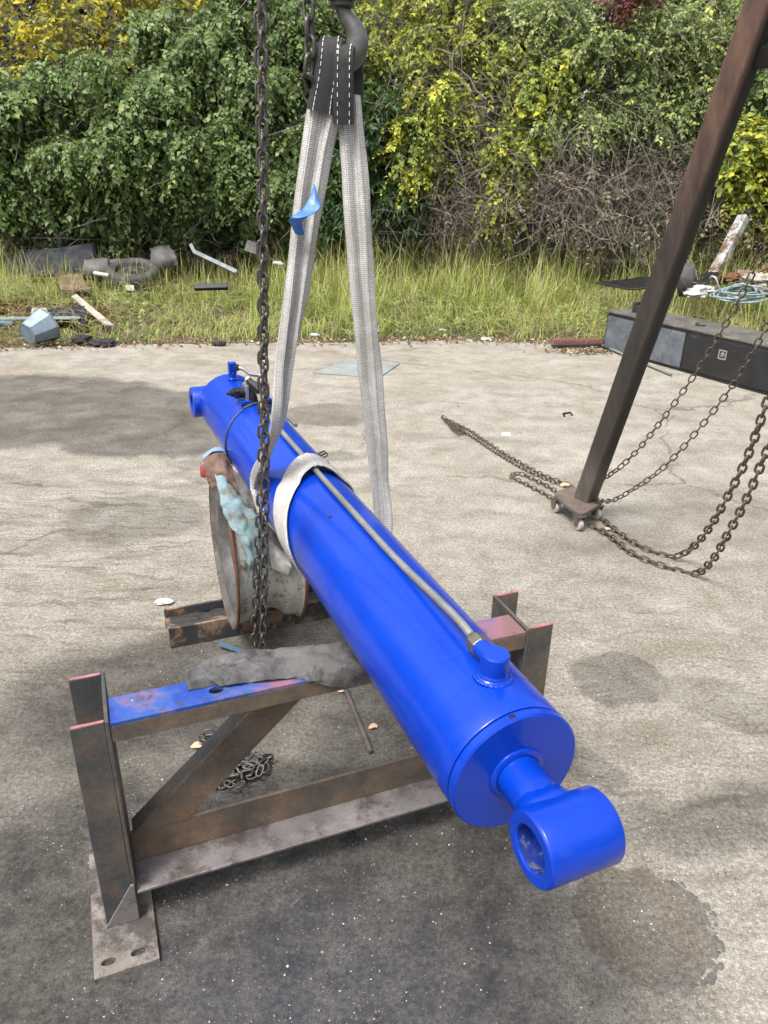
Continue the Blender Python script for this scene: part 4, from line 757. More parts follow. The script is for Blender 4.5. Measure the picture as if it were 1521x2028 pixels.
# ------------------------------------------------------------------ lifting sling
def lerpw(P, W, D, n):                                     # resample path, widths, width directions
    return catmull(P, n), [x[0] for x in catmull([(q, 0, 0) for q in W], n)], [unit(d) for d in catmull(D, n)]
def strap(name, P, W, D, prof, mat, parent, n=8, wob=.0):   # prof: closed outline (across -.5..,.5; out, metres)
    P, W, D = lerpw(P, W, D, n); rings = []; m = len(P); L = 0; us = []
    for i in range(m):
        t = unit(P[min(i + 1, m - 1)] - P[max(i - 1, 0)]); d = unit(D[i] - t * (D[i] @ t)); o_ = np.cross(t, d)
        L += np.linalg.norm(P[i] - P[i - 1]) if i else 0; us.append(L)
        rings.append([P[i] + d * (a * W[i] + wob * noise.noise((L * 7, a * 2, 3))) + o_ * (z + wob * noise.noise((L * 9, a * 3, 0))) for a, z in prof])
    b = MB(); b.loft(rings); me = b.mesh(name, 50); k = len(prof); pl = [0]
    for i in range(1, k + 1): pl.append(pl[-1] + math.hypot((prof[i % k][0] - prof[i - 1][0]) * W[len(W) // 2], prof[i % k][1] - prof[i - 1][1]))
    uvl = me.uv_layers.new(name='UVMap'); data = np.zeros((len(me.loops), 2), np.float32); li = 0
    for pi, poly in enumerate(me.polygons):
        i, j = divmod(pi, k)
        for q, vi in enumerate(poly.vertices):
            ri, ci = divmod(vi, k); c_ = pl[k] if (ci == 0 and j == k - 1) else pl[ci]
            data[poly.loop_start + q] = (c_, us[min(ri, m - 1)])
    uvl.data.foreach_set('uv', data.ravel()); return mk(name, me, mat, parent)
def mprof(amp, th, n=13):                                  # webbing folded lengthwise: a soft M
    top = [(-.5 + k / (n - 1), amp * (math.cos(4 * math.pi * k / (n - 1)) * -.5) + th / 2) for k in range(n)]
    return top + [(a, z - th) for a, z in top[::-1]]
flat = [(-.5, 0), (-.46, .0022), (-.25, .0026), (0, .0028), (.25, .0026), (.46, .0022), (.5, 0), (.46, -.0018), (.25, -.002), (0, -.002), (-.25, -.002), (-.46, -.0018)]
HY = 1.93
sling = thing('lifting_sling', cyl(1.1, 180, RC), 'white webbing lifting sling wrapped round the blue cylinder and hung on the hook', 'sling')
XD = np.array([1., 0, 0])
lp = [(649, 190), (637, 235), (622, 330), (604, 450), (588, 580), (569, 705), (549, 850)]; lw_ = [.070, .078, .072, .066, .060, .058, .062]
P = [at(x, y, HY - .012) for x, y in lp] + [cyl(1.235, -62, RC + .022), cyl(1.23, -88, RC + .006), cyl(1.22, -112, RC + .004)]
D = [XD, XD, XD, XD * .97 + CN * .1, XD * .9 + CN * .25, XD * .7 + CN * .5, XD * .45 + CN * .85, CN + XD * .1, CN, CN]
leg1 = strap('webbing_leg', P, lw_ + [.062, .062, .062], D, mprof(.015, .006), web_m, sling, 8, .0042); leg1['label'] = 'left webbing leg'
rp = [(690, 190), (693, 245), (702, 330), (709, 450), (717, 570), (729, 710), (742, 850), (751, 960)]; rw_ = [.055, .060, .062, .064, .062, .060, .058, .055]
P = [at(x, y, HY + .012 - .075 * i / 7) for i, (x, y) in enumerate(rp)] + [at(757, 1030, 1.855), cyl(.885, 104, RC + .008)]
D = [XD] * 5 + [XD * .95 - CN * .2, XD * .85 - CN * .35, XD * .8 - CN * .4, XD * .5 - CN * .8, -CN]
leg2 = strap('webbing_leg', P, rw_ + [.06, .06], D, mprof(.014, .006), web_m, sling, 8, .0042); leg2['label'] = 'right webbing leg'
hel = [(-100, 1.22), (-140, 1.205), (-180, 1.19), (-220, 1.175), (-260, 1.15), (-290, 1.125), (-315, 1.11), (-335, 1.115), (-350, 1.118), (-358, 1.118), (-366, 1.115), (-380, 1.10), (-400, 1.07), (-425, 1.02), (-450, .965), (-470, .93), (-510, .92), (-560, .92), (-620, .925)]
def rad(ph):
    q = (ph + 180) % 360 - 180; return RC + .0052 + max(0, .0265 * (1 - abs(q - 2) / 36.0)) - (.002 if abs(q - 2) < 5 else 0)
P = [cyl(s, ph, rad(ph)) for ph, s in hel]
ang = np.interp(np.linspace(0, 18, 91), range(19), [h[0] for h in hel]); ss = np.interp(np.linspace(0, 18, 91), range(19), [h[1] for h in hel])
P = [cyl(s, ph, rad(ph)) for ph, s in zip(ang, ss)]
wrap = strap('webbing_wrap', P, [.092] * 91, [CN] * 91, [(a_, z_ * 1.7) for a_, z_ in flat], web_m, sling, 1, .0012)
# black wear sleeves at the eyes
slp = [(-.5, 0), (-.44, .006), (-.2, .0085), (.2, .0085), (.44, .006), (.5, 0), (.44, -.006), (.2, -.0075), (-.2, -.0075), (-.44, -.006)]
def sleeve(pts, W, D=None, st_=True):
    P = [at(*q) for q in pts]; o = strap('eye_sleeve', P, W, D or [XD] * len(P), slp, sleeve_m, sling, 8, .0012)
    if st_:
        Pc, Wc, Dc = lerpw(P, W, D or [XD] * len(P), 8); b = MB(); acc = 0
        for i in range(1, len(Pc) - 1):
            acc += 1
            if i % 3 or Pc[i][1] > HY + .016: continue
            t = unit(Pc[i + 1] - Pc[i - 1]); d = unit(Dc[i] - t * (Dc[i] @ t)); n_ = np.cross(t, d); n_ = n_ if n_[1] < 0 else -n_
            for sd in (-.28, .3): b.box(Pc[i] + d * sd * Wc[i] + n_ * .0088, (.0042, .0007, .0009), np.array([t, d, n_]))
        if b.v: b.build('stitching', stitch_m, o)['kind'] = 'stuff'
    return o
sleeve([(668, 200, HY + .05), (666, 140, HY + .048), (662, 95, HY + .03), (657, 81, HY + .002), (654, 92, HY - .024), (651, 120, HY - .03), (646, 160, HY - .028), (640, 195, HY - .024), (636, 222, HY - .022)], [.05, .052, .052, .054, .056, .056, .058, .062, .066])
sleeve([(700, 215, HY + .045), (703, 160, HY + .045), (700, 120, HY + .035), (692, 100, HY + .012), (684, 97, HY - .018), (681, 112, HY - .034), (680, 150, HY - .035), (680, 200, HY - .03), (680, 246, HY - .022)], [.04, .04, .042, .043, .044, .044, .045, .046, .046])
sleeve([(661, 150, HY + .0), (661, 190, HY - .002), (660, 234, HY - .004)], [.03, .036, .034], st_=False)
# blue tag
tagm = worn('blue_vinyl_tag', [(.3, (.012, .085, .34)), (.7, (.03, .15, .48))], 22, (.35, .55), bstr=.3, bdist=.001, fine=240)
sheet('sling_tag', [[at(622, 364, HY - .028), at(624, 368, HY - .03), at(626, 373, HY - .03)], [at(611, 395, HY - .04), at(622, 398, HY - .045), at(630, 397, HY - .042)], [at(597, 415, HY - .06), at(616, 421, HY - .065), at(634, 411, HY - .055)], [at(575, 432, HY - .075), at(592, 433, HY - .078), at(612, 428, HY - .075)], [at(576, 446, HY - .045), at(586, 448, HY - .05), at(598, 440, HY - .055)], [at(585, 462, HY - .024), at(594, 466, HY - .024), at(603, 465, HY - .024)]], tagm, sling, 6, 6, .0012, 40, .0014, 1)
# ------------------------------------------------------------------ hook
hook = thing('crane_hook', at(690, 125, HY), 'large forged steel crane hook holding the sling at the top of the picture', 'hook')
hp = [(677, 12), (679, 22), (688, 38), (700, 55), (707, 75), (706, 95), (698, 112), (684, 122), (666, 121), (651, 113), (642, 101), (637, 90), (634, 82)]; hr = [.014, .015, .0175, .021, .024, .0255, .0255, .025, .023, .020, .016, .012, .006]
b = MB(); b.tube(catmull([at(x, y, HY + .006) for x, y in hp], 5), [x[0] for x in catmull([(q, 0, 0) for q in hr], 5)], 20, ref=(0, 1, 0)); b.build('hook_body', cast, hook, smooth=80)
sh = at(677, 12, HY + .006)
b = MB(); b.lathe(sh - SZ * .004, SZ, [(0, .022), (.003, .0265), (.010, .0265), (.014, .022), (.016, .034), (.045, .038), (.10, .04), (.105, .03)], 40); b.build('swivel_collar', black_steel, hook)
b = MB(); b.box(sh + SZ * .20, (.06, .045, .095)); b.box(sh + SZ * .20 + np.array([0, -.05, 0]), (.045, .006, .08)); b.build('hook_block', black_steel, hook, bevel=.01)

# ------------------------------------------------------------------ chains
def link_mesh(name, L, W, d, mat, n=6, m=5):
    rc = (W - d) / 2; a = (L - W) / 2; pts = []
    for sx in (1, -1):
        for k in range(m + 1):
            th = -math.pi / 2 + math.pi * k / m
            pts.append((sx * a + sx * rc * math.cos(th), sx * rc * math.sin(th)))
    N = len(pts); vs = []
    for i in range(N):
        x, y = pts[i]; t = np.array(pts[(i + 1) % N]) - np.array(pts[i - 1]); t = t / np.linalg.norm(t); nn = np.array([t[1], -t[0]])
        for k in range(n): th = 2 * math.pi * k / n; vs.append((x + nn[0] * d / 2 * math.cos(th), y + nn[1] * d / 2 * math.cos(th), d / 2 * math.sin(th)))
    fs = [(i * n + k, i * n + (k + 1) % n, ((i + 1) % N) * n + (k + 1) % n, ((i + 1) % N) * n + k) for i in range(N) for k in range(n)]
    b = MB(); b.add(vs, fs); me = b.mesh(name, 80); me.materials.append(mat); return me
def lay_chain(parent, me, path, pitch, twist=45, jit=6, seed=0, floor=None, nm='chain_link', flatfloor=.0):
    R = random.Random(seed); path = [npv(p) for p in path]; seg = [np.linalg.norm(path[i + 1] - path[i]) for i in range(len(path) - 1)]; cum = np.concatenate([[0], np.cumsum(seg)]); n = int(cum[-1] / pitch)
    X = np.array(path); cnt = 0
    for i in range(n):
        s = (i + .5) * pitch; c = np.array([np.interp(s, cum, X[:, k]) for k in range(3)]); c2 = np.array([np.interp(s + pitch * .4, cum, X[:, k]) for k in range(3)]); c1 = np.array([np.interp(s - pitch * .4, cum, X[:, k]) for k in range(3)])
        t = unit(c2 - c1); r = np.array([0, 0, 1.]) if abs(t[2]) < .8 else np.array([0, -1., 0]); a = unit(np.cross(r, t)); bq = np.cross(t, a)
        th = math.radians(twist + 90 * (i % 2) + R.uniform(-jit, jit)); y = math.cos(th) * a + math.sin(th) * bq; z = np.cross(t, y)
        o = bpy.data.objects.new(nm, me); COL.objects.link(o)
        M = Matrix(((t[0], y[0], z[0], c[0]), (t[1], y[1], z[1], c[1]), (t[2], y[2], z[2], c[2]), (0, 0, 0, 1)))
        o.parent = parent; o.matrix_parent_inverse = Matrix.Translation(-parent.location); o.matrix_basis = M; cnt += 1
    return cnt
# hand chain hanging in front of the sling
hcL = link_mesh('hand_chain_link', .0405, .0240, .0064, chain_steel)
ch = thing('hanging_chain', at(511, 1300, 1.60), 'dark steel chain hanging in two strands from the top edge in front of the cylinder', 'chain')
CY_ = 1.60
s1 = [at(519, -560, CY_)] + [at(x, y, CY_) for x, y in ((519, -300), (519, 0), (522, 300), (523, 700), (526, 950), (524, 1080), (522, 1200), (520, 1290), (517, 1345))]
s2 = [at(514, -560, CY_ + .035)] + [at(x, y, CY_ + .03) for x, y in ((514, -300), (513, 0), (518, 300), (520, 700), (519, 950), (512, 1080), (507, 1200), (503, 1290), (502, 1340))]
bot = catmull([s1[-1], at(513, 1372, CY_ + .012), at(507, 1372, CY_ + .02), s2[-1]], 6)
lay_chain(ch, hcL, s1[:-1] + bot + s2[::-1][1:], .0284, 20, 8, 3)
# load chain by the hook
lcL = link_mesh('load_chain_link', .052, .032, .0098, chain_steel)
lc = thing('load_chain', at(613, 175, HY - .02), 'short heavy load chain hanging left of the crane hook', 'chain')
lay_chain(lc, lcL, catmull([at(612, -420, HY - .03), at(612, -200, HY - .03), at(611, 0, HY - .03), at(613, 60, HY - .03), at(614, 110, HY - .03), at(611, 150, HY - .03), at(616, 172, HY - .02), at(628, 172, HY - .005), at(640, 150, HY + .02)], 6), .0345, 35, 8, 7)
lay_chain(hook, lcL, [sh + SZ * .29, sh + SZ * 1.25], .0345, 35, 6, 9)
# chains round the gantry foot
GB = on(1160, 985, .11)
tcL = link_mesh('thin_chain_link', .047, .0285, .0068, chain_rust)
tc = thing('thin_chain', on(1190, 985, 0), 'thin rusty hand chain rising right from the gantry foot and trailing left to a heap', 'chain')
u1 = catmull([at(1700, 60, 2.9) + np.array([.12, -.1, 1.3]), at(1700, 60, 2.9), at(1560, 410, 3.0), at(1521, 480, 3.05), at(1455, 610, 3.15), at(1390, 720, 3.25), at(1320, 820, 3.35), at(1250, 905, 3.5), at(1195, 948, 3.62), on(1160, 955, .012)], 8)
u2 = catmull([at(1730, 250, 2.75) + np.array([.10, -.08, 1.5]), at(1730, 250, 2.75), at(1560, 570, 2.85), at(1521, 640, 2.9), at(1470, 735, 3.0), at(1400, 830, 3.1), at(1320, 920, 3.2), at(1255, 968, 3.3), at(1200, 993, 3.45), on(1140, 975, .012)], 8)
g1 = catmull([on(1150, 972, .010), on(1110, 960, .009), on(1040, 930, .009), on(980, 895, .009), on(930, 862, .009), on(905, 852, .009)], 8); g2 = catmull([on(1135, 963, .010), on(1075, 940, .009), on(1010, 905, .009), on(960, 873, .009), on(925, 850, .009), on(900, 846, .009)], 8)
for k, q in enumerate((u1, u2)): lay_chain(tc, tcL, q, .0355, 30, 10, 11 + k)
for k, q in enumerate((g1, g2)): lay_chain(tc, tcL, q, .034, 45, 12, 15 + k)
Rh = random.Random(8); hp_ = [on(905, 850, .012)]
for k in range(22): q_ = Rh.random(); hp_.append(on(918 - 44 * q_ + Rh.uniform(-9, 9), 856 - 26 * q_ + Rh.uniform(-8, 8), .008 + .016 * Rh.random()))
lay_chain(tc, tcL, catmull(hp_, 4), .05, 45, 60, 19)
hvL = link_mesh('heavy_chain_link', .058, .037, .0105, chain_rust)
hv = thing('heavy_chain', on(1370, 1120, 0), 'heavy rusty chain sagging in two strands from the right edge to the gantry foot', 'chain')
q1 = catmull([at(1640, 420, 2.55) + np.array([.12, -.08, 1.7]), at(1640, 420, 2.55), at(1560, 690, 2.65), at(1518, 800, 2.7), at(1480, 905, 2.78), at(1440, 985, 2.86), at(1405, 1045, 2.96), at(1370, 1085, 3.08), on(1330, 1102, .012), on(1270, 1083, .011), on(1225, 1055, .012), on(1200, 1035, .012), on(1185, 1020, .02)], 8)
q2 = catmull([at(1660, 560, 2.45) + np.array([.12, -.08, 1.9]), at(1660, 560, 2.45), at(1570, 790, 2.53), at(1518, 895, 2.6), at(1480, 985, 2.68), at(1440, 1060, 2.78), at(1410, 1110, 2.88), on(1375, 1136, .012), on(1310, 1120, .011), on(1250, 1095, .011), on(1210, 1062, .016), on(1180, 1045, .012), on(1162, 1035, .012)], 8)
lay_chain(hv, hvL, q1, .0395, 45, 10, 21); lay_chain(hv, hvL, q2, .0395, 45, 10, 22)
g3 = catmull([on(1100, 990, .012), on(1060, 968, .012), on(1020, 948, .012), on(1013, 942, .013), on(1030, 938, .014), on(1070, 955, .014), on(1110, 978, .013)], 8)
bc = thing('loose_chain', on(1040, 950, 0), 'short doubled chain lying on the concrete left of the gantry foot', 'chain'); lay_chain(bc, tcL, g3, .034, 45, 14, 23)
# heap of chain behind the diagonal brace
pcL = link_mesh('grey_chain_link', .041, .0245, .0066, chain_grey)
pc = thing('chain_heap', on(480, 1520, 0), 'heap of grey steel chain on the ground behind the diagonal brace', 'chain')
Rh = random.Random(4); pp = [on(305, 1580, .006), on(345, 1560, .006), on(385, 1535, .006), on(420, 1560, .007), on(455, 1548, .01)]
for k in range(44): pp.append(on(492 + Rh.gauss(0, 26), 1512 + Rh.gauss(0, 17), .008 + .032 * Rh.random()))
pp += [on(440, 1490, .008), on(410, 1475, .01), on(398, 1462, .012), on(415, 1450, .018), on(428, 1462, .014), on(405, 1470, .02), on(420, 1455, .02)]
lay_chain(pc, pcL, catmull(pp, 5), .0385, 45, 50, 31)

# ------------------------------------------------------------------ gantry leg
gl = thing('gantry_leg', GB - SZ * .11, 'leaning rusty and blackened square steel gantry leg on a caster plate at right', 'gantry leg')
g_top = at(1445, 190, 3.02); gd = unit(g_top - GB); gtop = GB + gd * 3.4
leg_m, nt, p, vec, _ = new_mat('burnt_rusty_tube')
na = noi(nt, nd(nt, 'Mapping', {'Vector': vec, 'Scale': (1, 1, .22)}).outputs[0], 16, 8, .72, 0); rs = ramp(nt, na, [(.3, (.060, .036, .028)), (.5, (.105, .062, .046)), (.72, (.18, .108, .072))])
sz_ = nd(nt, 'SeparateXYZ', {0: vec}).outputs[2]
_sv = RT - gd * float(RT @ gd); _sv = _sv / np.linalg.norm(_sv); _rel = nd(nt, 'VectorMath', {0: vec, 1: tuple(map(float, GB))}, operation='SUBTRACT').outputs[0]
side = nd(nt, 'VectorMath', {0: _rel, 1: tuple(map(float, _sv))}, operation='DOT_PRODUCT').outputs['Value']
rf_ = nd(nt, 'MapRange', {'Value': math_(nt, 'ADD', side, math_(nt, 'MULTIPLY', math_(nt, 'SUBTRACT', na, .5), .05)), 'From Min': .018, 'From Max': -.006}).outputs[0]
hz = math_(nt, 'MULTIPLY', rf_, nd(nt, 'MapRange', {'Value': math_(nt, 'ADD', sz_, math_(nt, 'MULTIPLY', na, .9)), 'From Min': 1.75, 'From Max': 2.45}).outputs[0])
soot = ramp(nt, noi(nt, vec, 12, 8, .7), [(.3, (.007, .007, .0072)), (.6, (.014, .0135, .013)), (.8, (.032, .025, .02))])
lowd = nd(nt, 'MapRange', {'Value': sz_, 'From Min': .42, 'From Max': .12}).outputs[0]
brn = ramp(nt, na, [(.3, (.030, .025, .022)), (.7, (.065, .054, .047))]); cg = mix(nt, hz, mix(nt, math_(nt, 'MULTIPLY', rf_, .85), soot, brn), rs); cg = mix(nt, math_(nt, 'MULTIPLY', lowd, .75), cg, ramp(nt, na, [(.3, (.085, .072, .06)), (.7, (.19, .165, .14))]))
setp(nt, p, Base_Color=cg, Roughness=.6, Metallic=.0, Specular_IOR_Level=.3, Normal=bump(nt, na, .3, .002))
ga = unit(np.cross(gd, [0, 1., 0])); gb_ = np.cross(gd, ga)
def sqtube(P0, P1, half, rnd, rot, m, name, parent):
    d = unit(P1 - P0); a0 = unit(np.cross(d, [0, 1., 0.]) if abs(d[1]) < .9 else np.cross(d, [1., 0, 0])); b0 = np.cross(d, a0); a = math.cos(rot) * a0 + math.sin(rot) * b0; b_ = np.cross(d, a); ring = []
    for cx, cy in ((1, 1), (-1, 1), (-1, -1), (1, -1)):
        for k in range(5):
            th = math.atan2(cy, cx) - math.pi / 4 + math.pi / 2 * k / 4; ring.append(((half - rnd) * cx + rnd * math.cos(th), (half - rnd) * cy + rnd * math.sin(th)))
    mb = MB(); nseg = 12; mb.loft([[P0 + (P1 - P0) * t + a * x + b_ * y for x, y in ring] for t in np.linspace(0, 1, nseg)]); return mb.build(name, m, parent, smooth=60)
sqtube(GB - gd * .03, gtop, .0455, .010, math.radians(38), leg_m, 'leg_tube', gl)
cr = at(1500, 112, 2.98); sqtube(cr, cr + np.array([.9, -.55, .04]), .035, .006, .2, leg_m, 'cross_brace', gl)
plate_m = worn('brown_plate_steel', [(.3, (.065, .05, .041)), (.7, (.15, .115, .092))], 14, (.6, .85), .15, bstr=.4, fine=160)
corners = [on(1092, 978, .10), on(1150, 1022, .10), on(1196, 995, .10), on(1135, 962, .10)]; oc_ = []
cen = np.mean(corners, 0)
for i in range(4):
    p0, p1, p2 = corners[i - 1], corners[i], corners[(i + 1) % 4]
    for k in range(6):
        t = k / 5; a_ = p1 + (p0 - p1) * .28; c_ = p1 + (p2 - p1) * .28; oc_.append((1 - t) ** 2 * a_ + 2 * t * (1 - t) * p1 + t * t * c_)
b = MB(); b.prism([(q[0], q[1]) for q in oc_], (0, 0, .085), (1, 0, 0), (0, 1, 0), (0, 0, 1), .018); b.build('caster_plate', plate_m, gl, bevel=.002)
wheel_m = worn('grey_caster_tread', [(.3, (.22, .21, .19)), (.7, (.42, .41, .38))], 24, (.6, .85), bstr=.3, fine=160)
for i in range(4):
    c_ = cen + (corners[i] - cen) * .78; c_[2] = .034; wd = unit(np.array([.75, .35, 0]))
    cs = MB(); fx = np.cross(SZ, wd)
    for s in (-1, 1): cs.prism([(-.026, .05), (.026, .05), (.011, -.008), (-.011, -.008)], c_ + wd * s * .019 - wd * .0015, fx, SZ, wd, .003)
    cs.box(c_ + SZ * .0475, (.024, .028, .0025), np.array([wd, fx, SZ])); cso = cs.build('caster', plate_m, gl)
    b = MB(); b.lathe(c_ - wd * .013, wd, [(0, .010), (0, .029), (.004, .0335), (.022, .0335), (.026, .029), (.026, .010)], 28); b.build('wheel', wheel_m, cso)

# ------------------------------------------------------------------ truck tool box at right
tx0 = on(1195, 692, 0); tx1 = on(1521, 783, 0); TD = unit(tx1 - tx0); TB = np.cross(SZ, TD); TAX = np.array([TD, TB, SZ])
TH, TL, TDp = .385, 2.6, .50
box_m = worn('scuffed_black_box', [(.3, (.008, .008, .009)), (.7, (.024, .025, .027))], 5, (.35, .6), .1, second=((.06, .065, .07), (.12, .13, .14)), sscale=11, sthr=(.60, .72), bstr=.25, fine=130)
dull_m = worn('dusty_grey_box_panel', [(.3, (.045, .052, .060)), (.7, (.15, .165, .185))], 8, (.55, .8), .1, bstr=.25, fine=130)
lid_m = worn('dusty_black_lid', [(.3, (.03, .029, .027)), (.7, (.13, .12, .10))], 6, (.5, .8), second=((.22, .19, .12), (.30, .26, .17)), sscale=8, sthr=(.58, .68), bstr=.3, fine=130)
tb_ = thing('truck_toolbox', tx0 + TD * 1.2 + TB * .25, 'long low black steel truck tool box at the right edge of the yard', 'tool box')
def tbp(u_, v_, z): return tx0 + TD * u_ + TB * v_ + SZ * z
b = MB(); b.box(tbp(TL / 2, TDp / 2, TH / 2 + .006), (TL / 2, TDp / 2, TH / 2 - .012), TAX); b.build('box_body', box_m, tb_, bevel=.004)
b = MB(); b.box(tbp(TL / 2, TDp / 2, TH + .002), (TL / 2 + .006, TDp / 2 + .008, .008), TAX); b.build('lid', lid_m, tb_, bevel=.003)
ud = float((on(1345, 735, 0) - tx0) @ TD)
for u0, u1, m_, lab in ((.012, ud - .01, dull_m, 'dusty grey left door'), (ud + .01, ud + 1.3, box_m, 'scratched black right door with square lock')):
    b = MB(); b.box(tbp((u0 + u1) / 2, -.006, TH / 2 - .004), ((u1 - u0) / 2, .006, TH / 2 - .032), TAX); dr = b.build('door', m_, tb_, bevel=.003); dr['label'] = lab
    for uu in (u0 - .004, u1 + .004): b = MB(); b.box(tbp(uu, -.004, TH / 2), (.004, .007, TH / 2 - .02), TAX); b.build('door_trim', box_m, dr)
    if m_ is box_m:
        lk = tbp(ud + .42, -.0135, TH * .62)
        b = MB()
        for a_, c_, h1, h2 in ((-.036, 0, .006, .04), (.036, 0, .006, .04), (0, .036, .03, .006), (0, -.036, .03, .006)): b.box(lk + TD * a_ + SZ * c_, (h1, .003, h2), TAX)
        b.build('lock_frame', silver, dr, bevel=.001)
        b = MB(); b.lathe(lk, -TB, [(-.002, .022), (.002, .022), (.006, .012), (.012, .012)], 20); b.build('lock', plain('lock_metal', (.25, .25, .25), .4, .6), dr)
b = MB(); b.box(tbp(TL / 2, -.006, .016), (TL / 2, .010, .006), TAX); b.build('bottom_lip', box_m, tb_)
vi = thing('bench_vice', tbp(.30, .22, TH + .012), 'small rusty steel block lying on the far end of the tool box lid', 'metal block')
b = MB(); b.box(tbp(.30, .22, TH + .045), (.13, .05, .035), TAX); b.box(tbp(.17, .22, TH + .06), (.014, .06, .05), TAX); b.build('block_body', black_steel, vi, bevel=.004)
b = MB(); b.lathe(tbp(.36, .17, TH + .12), TB, [(0, .035), (.06, .035)], 24); b.tube([tbp(.36, .2, TH + .075), tbp(.36, .2, TH + .1)], .02); b.build('block_knob', black_steel, vi)
bo_ = tag(MB().tube([tbp(.95, .20, TH + .022), tbp(1.02, .21, TH + .02)], .012, 10).tube([tbp(.93, .20, TH + .022), tbp(.955, .2, TH + .022)], .019, 6).build('loose_bolt', black_steel), 'loose steel bolt lying on the tool box lid', 'bolt')
# broom against the box
bm = thing('push_broom', on(1145, 680, 0), 'push broom with red bristles lying upside down beside the tool box', 'broom')
b0_, b1_ = on(1093, 684, .03), on(1215, 682, .03); bd = unit(b1_ - b0_); bl = np.linalg.norm(b1_ - b0_) + .12
b = MB(); b.box(b0_ + bd * bl / 2 + SZ * .0, (bl / 2, .032, .016), np.array([bd, np.cross(SZ, bd), SZ])); b.build('broom_head', plain('black_broom_wood', (.02, .02, .02), .6), bm, bevel=.008)
n = 2600; u_ = rng.uniform(0, bl, n); q_ = rng.uniform(-.026, .026, n); P0 = b0_ + bd * u_[:, None] + np.cross(SZ, bd) * q_[:, None] + SZ * .014; P1 = P0 + rng.normal(0, .006, (n, 3)) + SZ * rng.uniform(.040, .050, n)[:, None] + np.array([0, -.008, 0])
v, f = sticks(P0, P1, np.full(n, .0022), np.full(n, .0018), 0, 1); o = np_mesh('bristles', v, f, None, plain('red_bristles', (.40, .20, .17), .8, 0, .4, 60), bm); o['kind'] = 'stuff'
h0, h1 = on(1165, 672, .03), on(1330, 742, .018); b = MB(); b.tube([h0, h1], .0125, 10); b.build('handle', plain('weathered_grey_handle', (.16, .165, .14), .7, 0, .3, 30), bm)
#PART4
# ------------------------------------------------------------------ scrap along the back edge
def slab(name, lab, cat, quad, th, m, bevel=.004, group=None, nsub=0, wr=0.0, parent=None):   # a plate through four points, with thickness
    q = [npv(x) for x in quad]; n_ = unit(np.cross(q[1] - q[0], q[3] - q[0])); k = max(1, nsub); b = MB(); g = {}
    for s in (0, 1):
        for i in range(k + 1):
            for j in range(k + 1):
                u_, v_ = i / k, j / k; P_ = (q[0] * (1 - u_) + q[1] * u_) * (1 - v_) + (q[3] * (1 - u_) + q[2] * u_) * v_
                P_ = P_ + n_ * (th * (s - .5) + wr * noise.noise((P_[0] * 3.1, P_[2] * 4 + P_[1] * 3, 7))); g[s, i, j] = len(b.v); b.v.append(tuple(P_))
    for i in range(k):
        for j in range(k):
            b.f.append((g[1, i, j], g[1, i + 1, j], g[1, i + 1, j + 1], g[1, i, j + 1])); b.f.append((g[0, i, j], g[0, i, j + 1], g[0, i + 1, j + 1], g[0, i + 1, j]))
    for i in range(k):
        b.f += [(g[0, i, 0], g[0, i + 1, 0], g[1, i + 1, 0], g[1, i, 0]), (g[0, i + 1, k], g[0, i, k], g[1, i, k], g[1, i + 1, k]), (g[0, 0, i + 1], g[0, 0, i], g[1, 0, i], g[1, 0, i + 1]), (g[0, k, i], g[0, k, i + 1], g[1, k, i + 1], g[1, k, i])]
    o = b.build(name, m, parent, bevel=bevel)
    return tag(o, lab, cat, group) if cat else o
navy = worn('dark_painted_sheet', [(.3, (.008, .010, .014)), (.7, (.020, .024, .031))], 3, (.6, .85), 0, second=((.03, .03, .028), (.05, .048, .043)), sscale=5, sthr=(.6, .74), fine=60, spec=.25)
greyp = worn('grey_plastic', [(.3, (.055, .055, .052)), (.7, (.13, .127, .12))], 5, (.6, .85), second=((.05, .045, .04), (.09, .08, .07)), sscale=6, sthr=(.56, .7), fine=60)
wood = worn('weathered_board', [(.3, (.20, .18, .15)), (.7, (.42, .39, .34))], 8, (.8, .95), stretch=(1, 1, 3), second=((.08, .07, .055), (.14, .12, .10)), sscale=9, sthr=(.56, .66), bstr=.5, fine=70)
brownb = worn('brown_board', [(.3, (.085, .055, .035)), (.7, (.19, .135, .09))], 7, (.8, .95), bstr=.5, fine=70)
rubber = worn('dusty_tyre_rubber', [(.3, (.022, .022, .021)), (.7, (.075, .073, .068))], 9, (.75, .92), bstr=.3, fine=90)
galv = worn('blue_grey_galvanised', [(.3, (.13, .18, .225)), (.7, (.25, .32, .375))], 9, (.45, .65), .25, second=((.12, .11, .09), (.2, .18, .13)), sscale=14, sthr=(.60, .68), fine=90)
galv2 = worn('dull_grey_metal', [(.3, (.12, .14, .15)), (.7, (.25, .28, .29))], 7, (.5, .7), .3, fine=90)
whitem = plain('dirty_white_plastic', (.40, .40, .385), .6, 0, .25, 30)
pn = thing('sheet_metal_scrap', at(110, 545, 10.2), 'large dark blue grey sheet metal panel leaning in the grass under the green tree', 'panel')
slab('panel_sheet', None, None, [at(48, 548, 9.95), at(192, 545, 10.1), at(184, 481, 10.35), at(50, 500, 10.2)], .03, navy, .01, nsub=6, wr=.012, parent=pn)
slab('panel_end', None, None, [at(8, 548, 10.1), at(46, 549, 9.96), at(49, 501, 10.21), at(10, 508, 10.4)], .03, navy, .01, nsub=3, wr=.02, parent=pn)
slab('panel_return', None, None, [at(193, 546, 10.12), at(204, 543, 10.5), at(190, 492, 10.6), at(185.5, 482, 10.36)], .025, navy, .008, parent=pn)
br_ = thing('bent_bracket', at(120, 490, 10.9), 'bent grey metal bracket standing behind the dark scrap panel', 'bracket')
